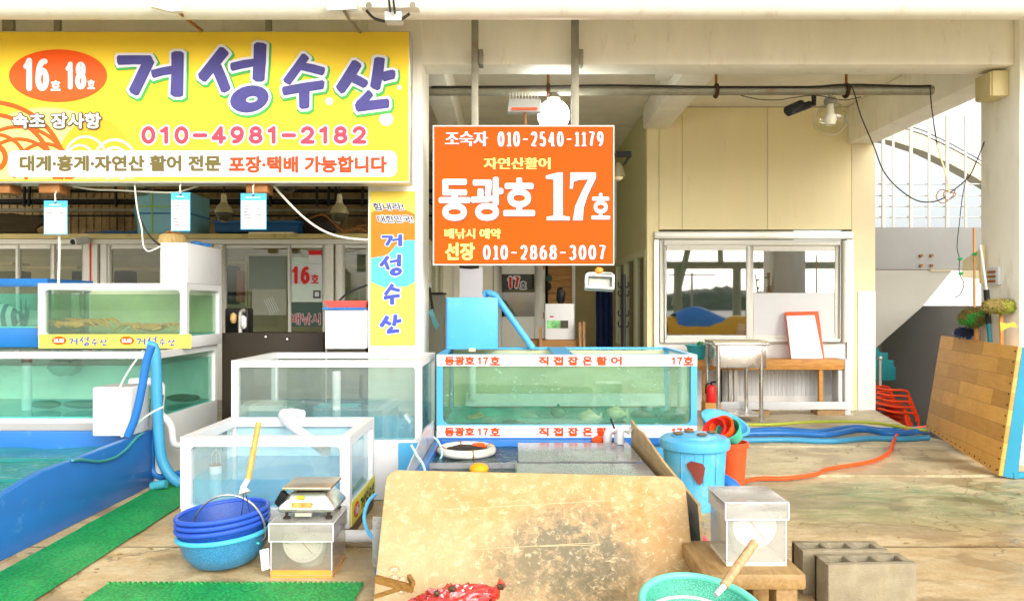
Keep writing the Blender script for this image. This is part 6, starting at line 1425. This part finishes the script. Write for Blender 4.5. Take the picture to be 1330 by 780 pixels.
# ------------------------------------------------------------------ right side: hoses, chairs, board, mops
for i, (pts, r, m_, lab) in enumerate((
    ([(955,566),(1010,563),(1060,566),(1110,560),(1150,564),(1205,561)], .026, m_blue, 'blue hose at the back of the bundle on the floor'),
    ([(955,572),(1020,571),(1075,573),(1120,566),(1160,572),(1206,566)], .030, m_blue, 'thick blue hose in the middle of the floor bundle'),
    ([(958,578),(1020,577),(1080,579),(1130,575),(1170,576),(1206,574)], .026, mt('teal_floor_hose', (60,140,180), .4), 'teal hose at the front of the floor bundle'),
    ([(955,561),(1000,562),(1060,558),(1130,559),(1180,567),(1206,570)], .016, mt('yellow_green_hose', (170,180,60), .4), 'thin yellow green hose woven through the blue bundle'))):
    pp = []
    for x, y in pts: g = G(x, y); pp.append(Vector((g.x, g.y, .02+r+.016*(i in (1,))))) 
    if i == 3: pp = [p+Vector((0,0,.05)) for p in pp]
    tag(B().tube(pp, r, 12, smooth=6).build('hose', m_, loc=pp[0]), lab, 'hose', 'hoses bundled on the floor')
pp = [Vector((g.x, g.y, .02+zz)) for g, zz in ((G(1206,564), .06), (G(1185,566), .05), (G(1166,572), .04), (G(1158,585), .02), (G(1152,595), .018), (G(1130,605), .016), (G(1075,614), .012), (G(1060,621), .012), (G(1020,626), .010), (G(975,628), .010), (G(910,652),.010), (G(880,660),.010))]
tag(B().tube(pp, .016, 10, smooth=6).build('orange_hose', mt('orange_rubber', (240,80,26), .4), loc=pp[0]), 'orange hose snaking across the floor to the blue bin', 'hose')
lb = thing('timber_board', 'large varnished timber board on a teal frame leaning against the far pillar', 'board', (3.85, 6.3, 0))
A, C_ = G(1199,572), G(1297,623); A.z = .025; C_.z = .025
A = Vector((4.0, 7.15, .025)); C_ = Vector((3.66, 5.56, .025)); up_ = Vector((.16, .02, .97))
m_lb = wood('varnished_planks', (240,188,100), (226,166,78), (2, 14, 5), planks=(2.4, (0, 0, 0)), dirt=((196,134,60), .6, 4))
nrm = (C_-A).cross(up_).normalized()
if nrm.x > 0: nrm = -nrm
tilt_low = Vector((0,0,0))
B().prism([A+Vector((0,0,.09)), C_, C_+up_, A+up_+Vector((.0,0,.02))], -nrm*.03).build('planks', m_lb, lb, bev=.004)
ux_ = (A-C_).normalized(); vz_ = ux_.cross(up_).normalized(); vy_ = vz_.cross(ux_)
put(lb.children[-1], Matrix.Translation(C_) @ Matrix((ux_, vy_, vz_)).transposed().to_4x4())
b = B()
for k in range(12):
    t_ = .04+.92*k/11; p = C_.lerp(C_+up_, t_)+(A-C_).normalized()*.03; b.ball(p+nrm*.001, .007, .007, .007, 8)
for k in range(16):
    t_ = .03+.94*k/15; p = (A+Vector((0,0,.09))).lerp(C_, t_)+up_*.03; b.ball(p+nrm*.001, .006, .006, .006, 8)
b.build('nail_heads', m_dark, lb)
mt_f = mt('teal_frame_paint', (40,138,170), .5, var=.1)
B().prism([C_-nrm*.0305, C_+up_-nrm*.0305, C_+up_-nrm*.10, C_-nrm*.13], (A-C_).normalized()*.05).build('frame_edge', mt_f, lb)
B().bar(C_-nrm*.10+Vector((0,.02,.02)), C_+Vector((.42,.05,.0)), .05, .04).build('foot', mt_f, lb)
ch = thing('plastic_chair', 'orange plastic chair, lowest of the stacked five', 'chair', (4.92, 9.62, -.60), 'stacked orange plastic chairs')
cx0 = X(1140,9.2); m_or = mt('chair_orange', (240,72,26), .35, var=.05)
def chair_parts(t):
    o = Vector(t.location)
    b = B(); b.grid(lambda a, c: o+Vector((-.20+.42*a, -.2+.4*c, .34+.03*cos(pi*(c-.5))*0+.02*(2*a-1)**2)), 8, 8); b.build('seat', m_or, t)
    B().grid(lambda a, c: o+Vector((-.22-.09*a, -.19+.38*c, .36+.38*a+.05*sin(pi*c)*a)), 8, 10).build('backrest', m_or, t)
    for sy in (-1, 1):
        B().tube([o+Vector((-.27,sy*.21,.60)), o+Vector((-.05,sy*.23,.55)), o+Vector((.17,sy*.23,.54)), o+Vector((.24,sy*.225,.50)), o+Vector((.25,sy*.22,.36))], .014, 8, smooth=4).build('armrest', m_or, t)
        for sx in (-1, 1): B().cyl(o+Vector((sx*.20,sy*.18,.34)), o+Vector((sx*.23+.02,sy*.205,.0)), .024, .02, n=8).build('leg', m_or, t)
chair_parts(ch)
for k, lab in enumerate(('orange plastic chair second from the bottom of the stack', 'middle orange plastic chair of the stack', 'orange plastic chair second from the top of the stack', 'topmost orange plastic chair of the stack')):
    dup(ch, ch.location+Vector((-.03*(k+1), 0, .072*(k+1))), lab)
tl = thing('folded_tables', 'teal folding table tops stacked upright against the booth end', 'table', (X(1155,9.5), 9.5, .02))
for k, (a, c, py) in enumerate(((1120, 1145, 452), (1146, 1158, 458), (1158.5, 1167, 468), (1167.5, 1171, 477))):
    B().box(X(a,9.8), X(c,9.8), 9.86+.03*k, 9.88+.03*k, .3, Z(py,9.8)).build('table_top', mt('teal_table', (36,140,146), .5), tl, bev=.006)
B().cyl(P(1143,500,9.4), P(1143,467,9.4), .02, n=10).build('steel_leg', m_alu, tl); B().ball(P(1143,465,9.4), .03, .03, .03).build('steel_leg_cap', m_alu, tl)
def mop(name, label, base_, top, r, m_, head=None, hm=None):
    t = thing(name, label, 'mop' if head else 'pole', base_)
    B().tube([base_, top], r, 10).build('handle', m_, t)
    if head: 
        c, e = head; bb_ = B().ball(c, *e, 26, .22, 9); rn = random.Random(int(e[0]*1000))
        for k in range(900):
            zz_ = rn.uniform(-1,1); aa = rn.uniform(0,2*pi); s_ = math.sqrt(1-zz_*zz_); nn = Vector((s_*cos(aa), s_*sin(aa), zz_))
            p = c+Vector((nn.x*e[0], nn.y*e[1], nn.z*e[2]))*.93; q = p+(nn+Vector((rn.uniform(-.7,.7), rn.uniform(-.7,.7), rn.uniform(-.9,.4))))*rn.uniform(.014,.032); sd = nn.orthogonal().normalized()*.004
            bb_.add([p-sd, p+sd, q], [(0,1,2)])
        bb_.build('head', hm, t, fixn=False)
    return t
def fuzz(name, a, b_):
    m, nt, b = base(name); n = tex(nt, 'ShaderNodeTexNoise', 6.0, (1,1,1), Detail=8.0); v = tex(nt, 'ShaderNodeTexNoise', 90.0, (1,1,1), Detail=3.0)
    c = mixc(nt, ramp(nt, n, [(.42, 0), (.52, 1)]), lin(a), lin(b_)); c = mixc(nt, ramp(nt, v, [(.35, .6), (.65, 0)]), c, (.02,.03,.01)); nt.links.new(c, b.inputs['Base Color']); b.inputs['Roughness'].default_value = .95
    bn = nd(nt, 'ShaderNodeBump'); bn.inputs['Strength'].default_value = 1; bn.inputs['Distance'].default_value = .02; nt.links.new(v, bn.inputs['Height']); nt.links.new(bn.outputs[0], b.inputs['Normal']); return m
dm = 6.2
m_bam = wood('mop_handle', (222,160,84), (190,124,60), (20,20,2))
mop('green_mop', 'bright green fluffy mop on a wooden handle behind the timber board', Vector((4.07,6.42,.02)), P(1268,420,6.46), .020, m_bam, (P(1264,412,6.42), (.115,.08,.082)), fuzz('green_fluff', (50,190,76), (140,120,60)))
mop('olive_mop', 'wide olive fluffy mop on a taped wooden handle beside the pillar', Vector((4.085,6.14,.02)), P(1300,404,6.12), .015, m_bam, (P(1298,397.5,6.08), (.142,.06,.062)), fuzz('olive_fluff', (160,170,50), (170,150,80)))
mop('dark_brush', 'small dark brush with a blue band under the green mop', Vector((4.09,6.66,.02)), P(1258,432,6.6), .018, m_deep, (P(1253,431,6.56), (.075,.05,.038)), fuzz('brown_bristle', (70,58,40), (50,70,130)))
pz2 = thing('dark_pole', 'slim pole with a black grip and white upper end leaning by the socket', 'pole', (4.09, 6.2, .02))
B().cyl((4.085,6.2,.02), P(1284,420,6.2), .018, n=10).build('shaft', mt('teal_shaft', (40,110,120), .4), pz2); B().cyl(P(1284,420,6.2), P(1281,376,6.2), .022, n=10).build('grip', m_black, pz2); B().cyl(P(1281,376,6.2), P(1273,318,6.2), .011, n=8).build('tip', m_white, pz2)
ptp = thing('yellow_tape', 'loose end of yellow tape fluttering on the olive mop handle', 'tape', P(1302,424,5.97))
B().prism([P(1299,418,5.97), P(1308,420,5.96), P(1318,418,5.94), P(1322,425,5.93), P(1312,424,5.95), P(1300,430,5.97)], (0,.004,0)).build('strip', mt('amber_tape', (240,180,60), .4), ptp)
pln = thing('bamboo_pole', 'thin bamboo pole standing up past the parapet behind the mops', 'pole', P(1266,560,7.2))
B().cyl(P(1267,600,7.2), P(1265,296,7.2), .011, n=8).build('pole', m_bam, pln)
sc2 = thing('clear_scoop', 'clear plastic dustpan hung on the pillar beside the socket', 'dustpan', P(1262,345,6.75))
B().prism([P(1250,360,6.55), P(1274,362,6.42), P(1277,318,6.42), P(1272,324,6.45), P(1252,338,6.55)], (0,.012,0)).build('pan', glass('yellowed_plastic', (.93,.88,.74), .08, .15, (224,206,160), .25), sc2)
B().bar(P(1275,318,6.4), P(1276,368,6.4), .04, .02).build('rim', mt('yellowed_edge', (214,190,130), .5), sc2)
gw = thing('white_rag', 'white work glove lying on the top edge of the timber board', 'glove', P(1272,452,6.4))
B().ball(A+up_+Vector((-.02,-.35,.055)), .06, .09, .028, 16, .35, 5).build('glove', m_white, gw)
for px, py in ((1247,336),(1266,330),(1248,355)):
    o = B().ball(P(px,py,6.42), .022, .014, .014, 10, .4).build('green_tie', m_green, loc=P(px,py,6.42)); tag(o, {1247: 'green twist tie on the grey hanging cable beside the parapet', 1266: 'green twist tie on the thin bamboo pole', 1248: 'green twist tie lowest on the hanging cable, below the parapet edge'}[px], 'tie', 'green ties by the pillar')

# ------------------------------------------------------------------ scraps lying about
rl_ = random.Random(21)
m_peb = mt('dry_scrap', (150,128,88), .9, var=.4, vs_=40)
b = B()
for k in range(80):
    x, y = rl_.uniform(.4, 3.6), rl_.uniform(3.9, 7.0)
    if k % 3 == 0: x, y = rl_.uniform(-2.1, -.7), rl_.uniform(3.3, 4.0)
    r_ = rl_.uniform(.003, .010); z_ = .022 if y > 6.75 else (.014 if y > 5.64 else .002)
    b.ball((x, y, z_+r_*.3), r_*rl_.uniform(1,2.2), r_, r_*.5, 8, .4, 9)
o = b.build('floor_grit', m_peb); o['kind'] = 'stuff'; o['label'] = 'dry grit and scraps scattered over the concrete floor'; o['category'] = 'grit'
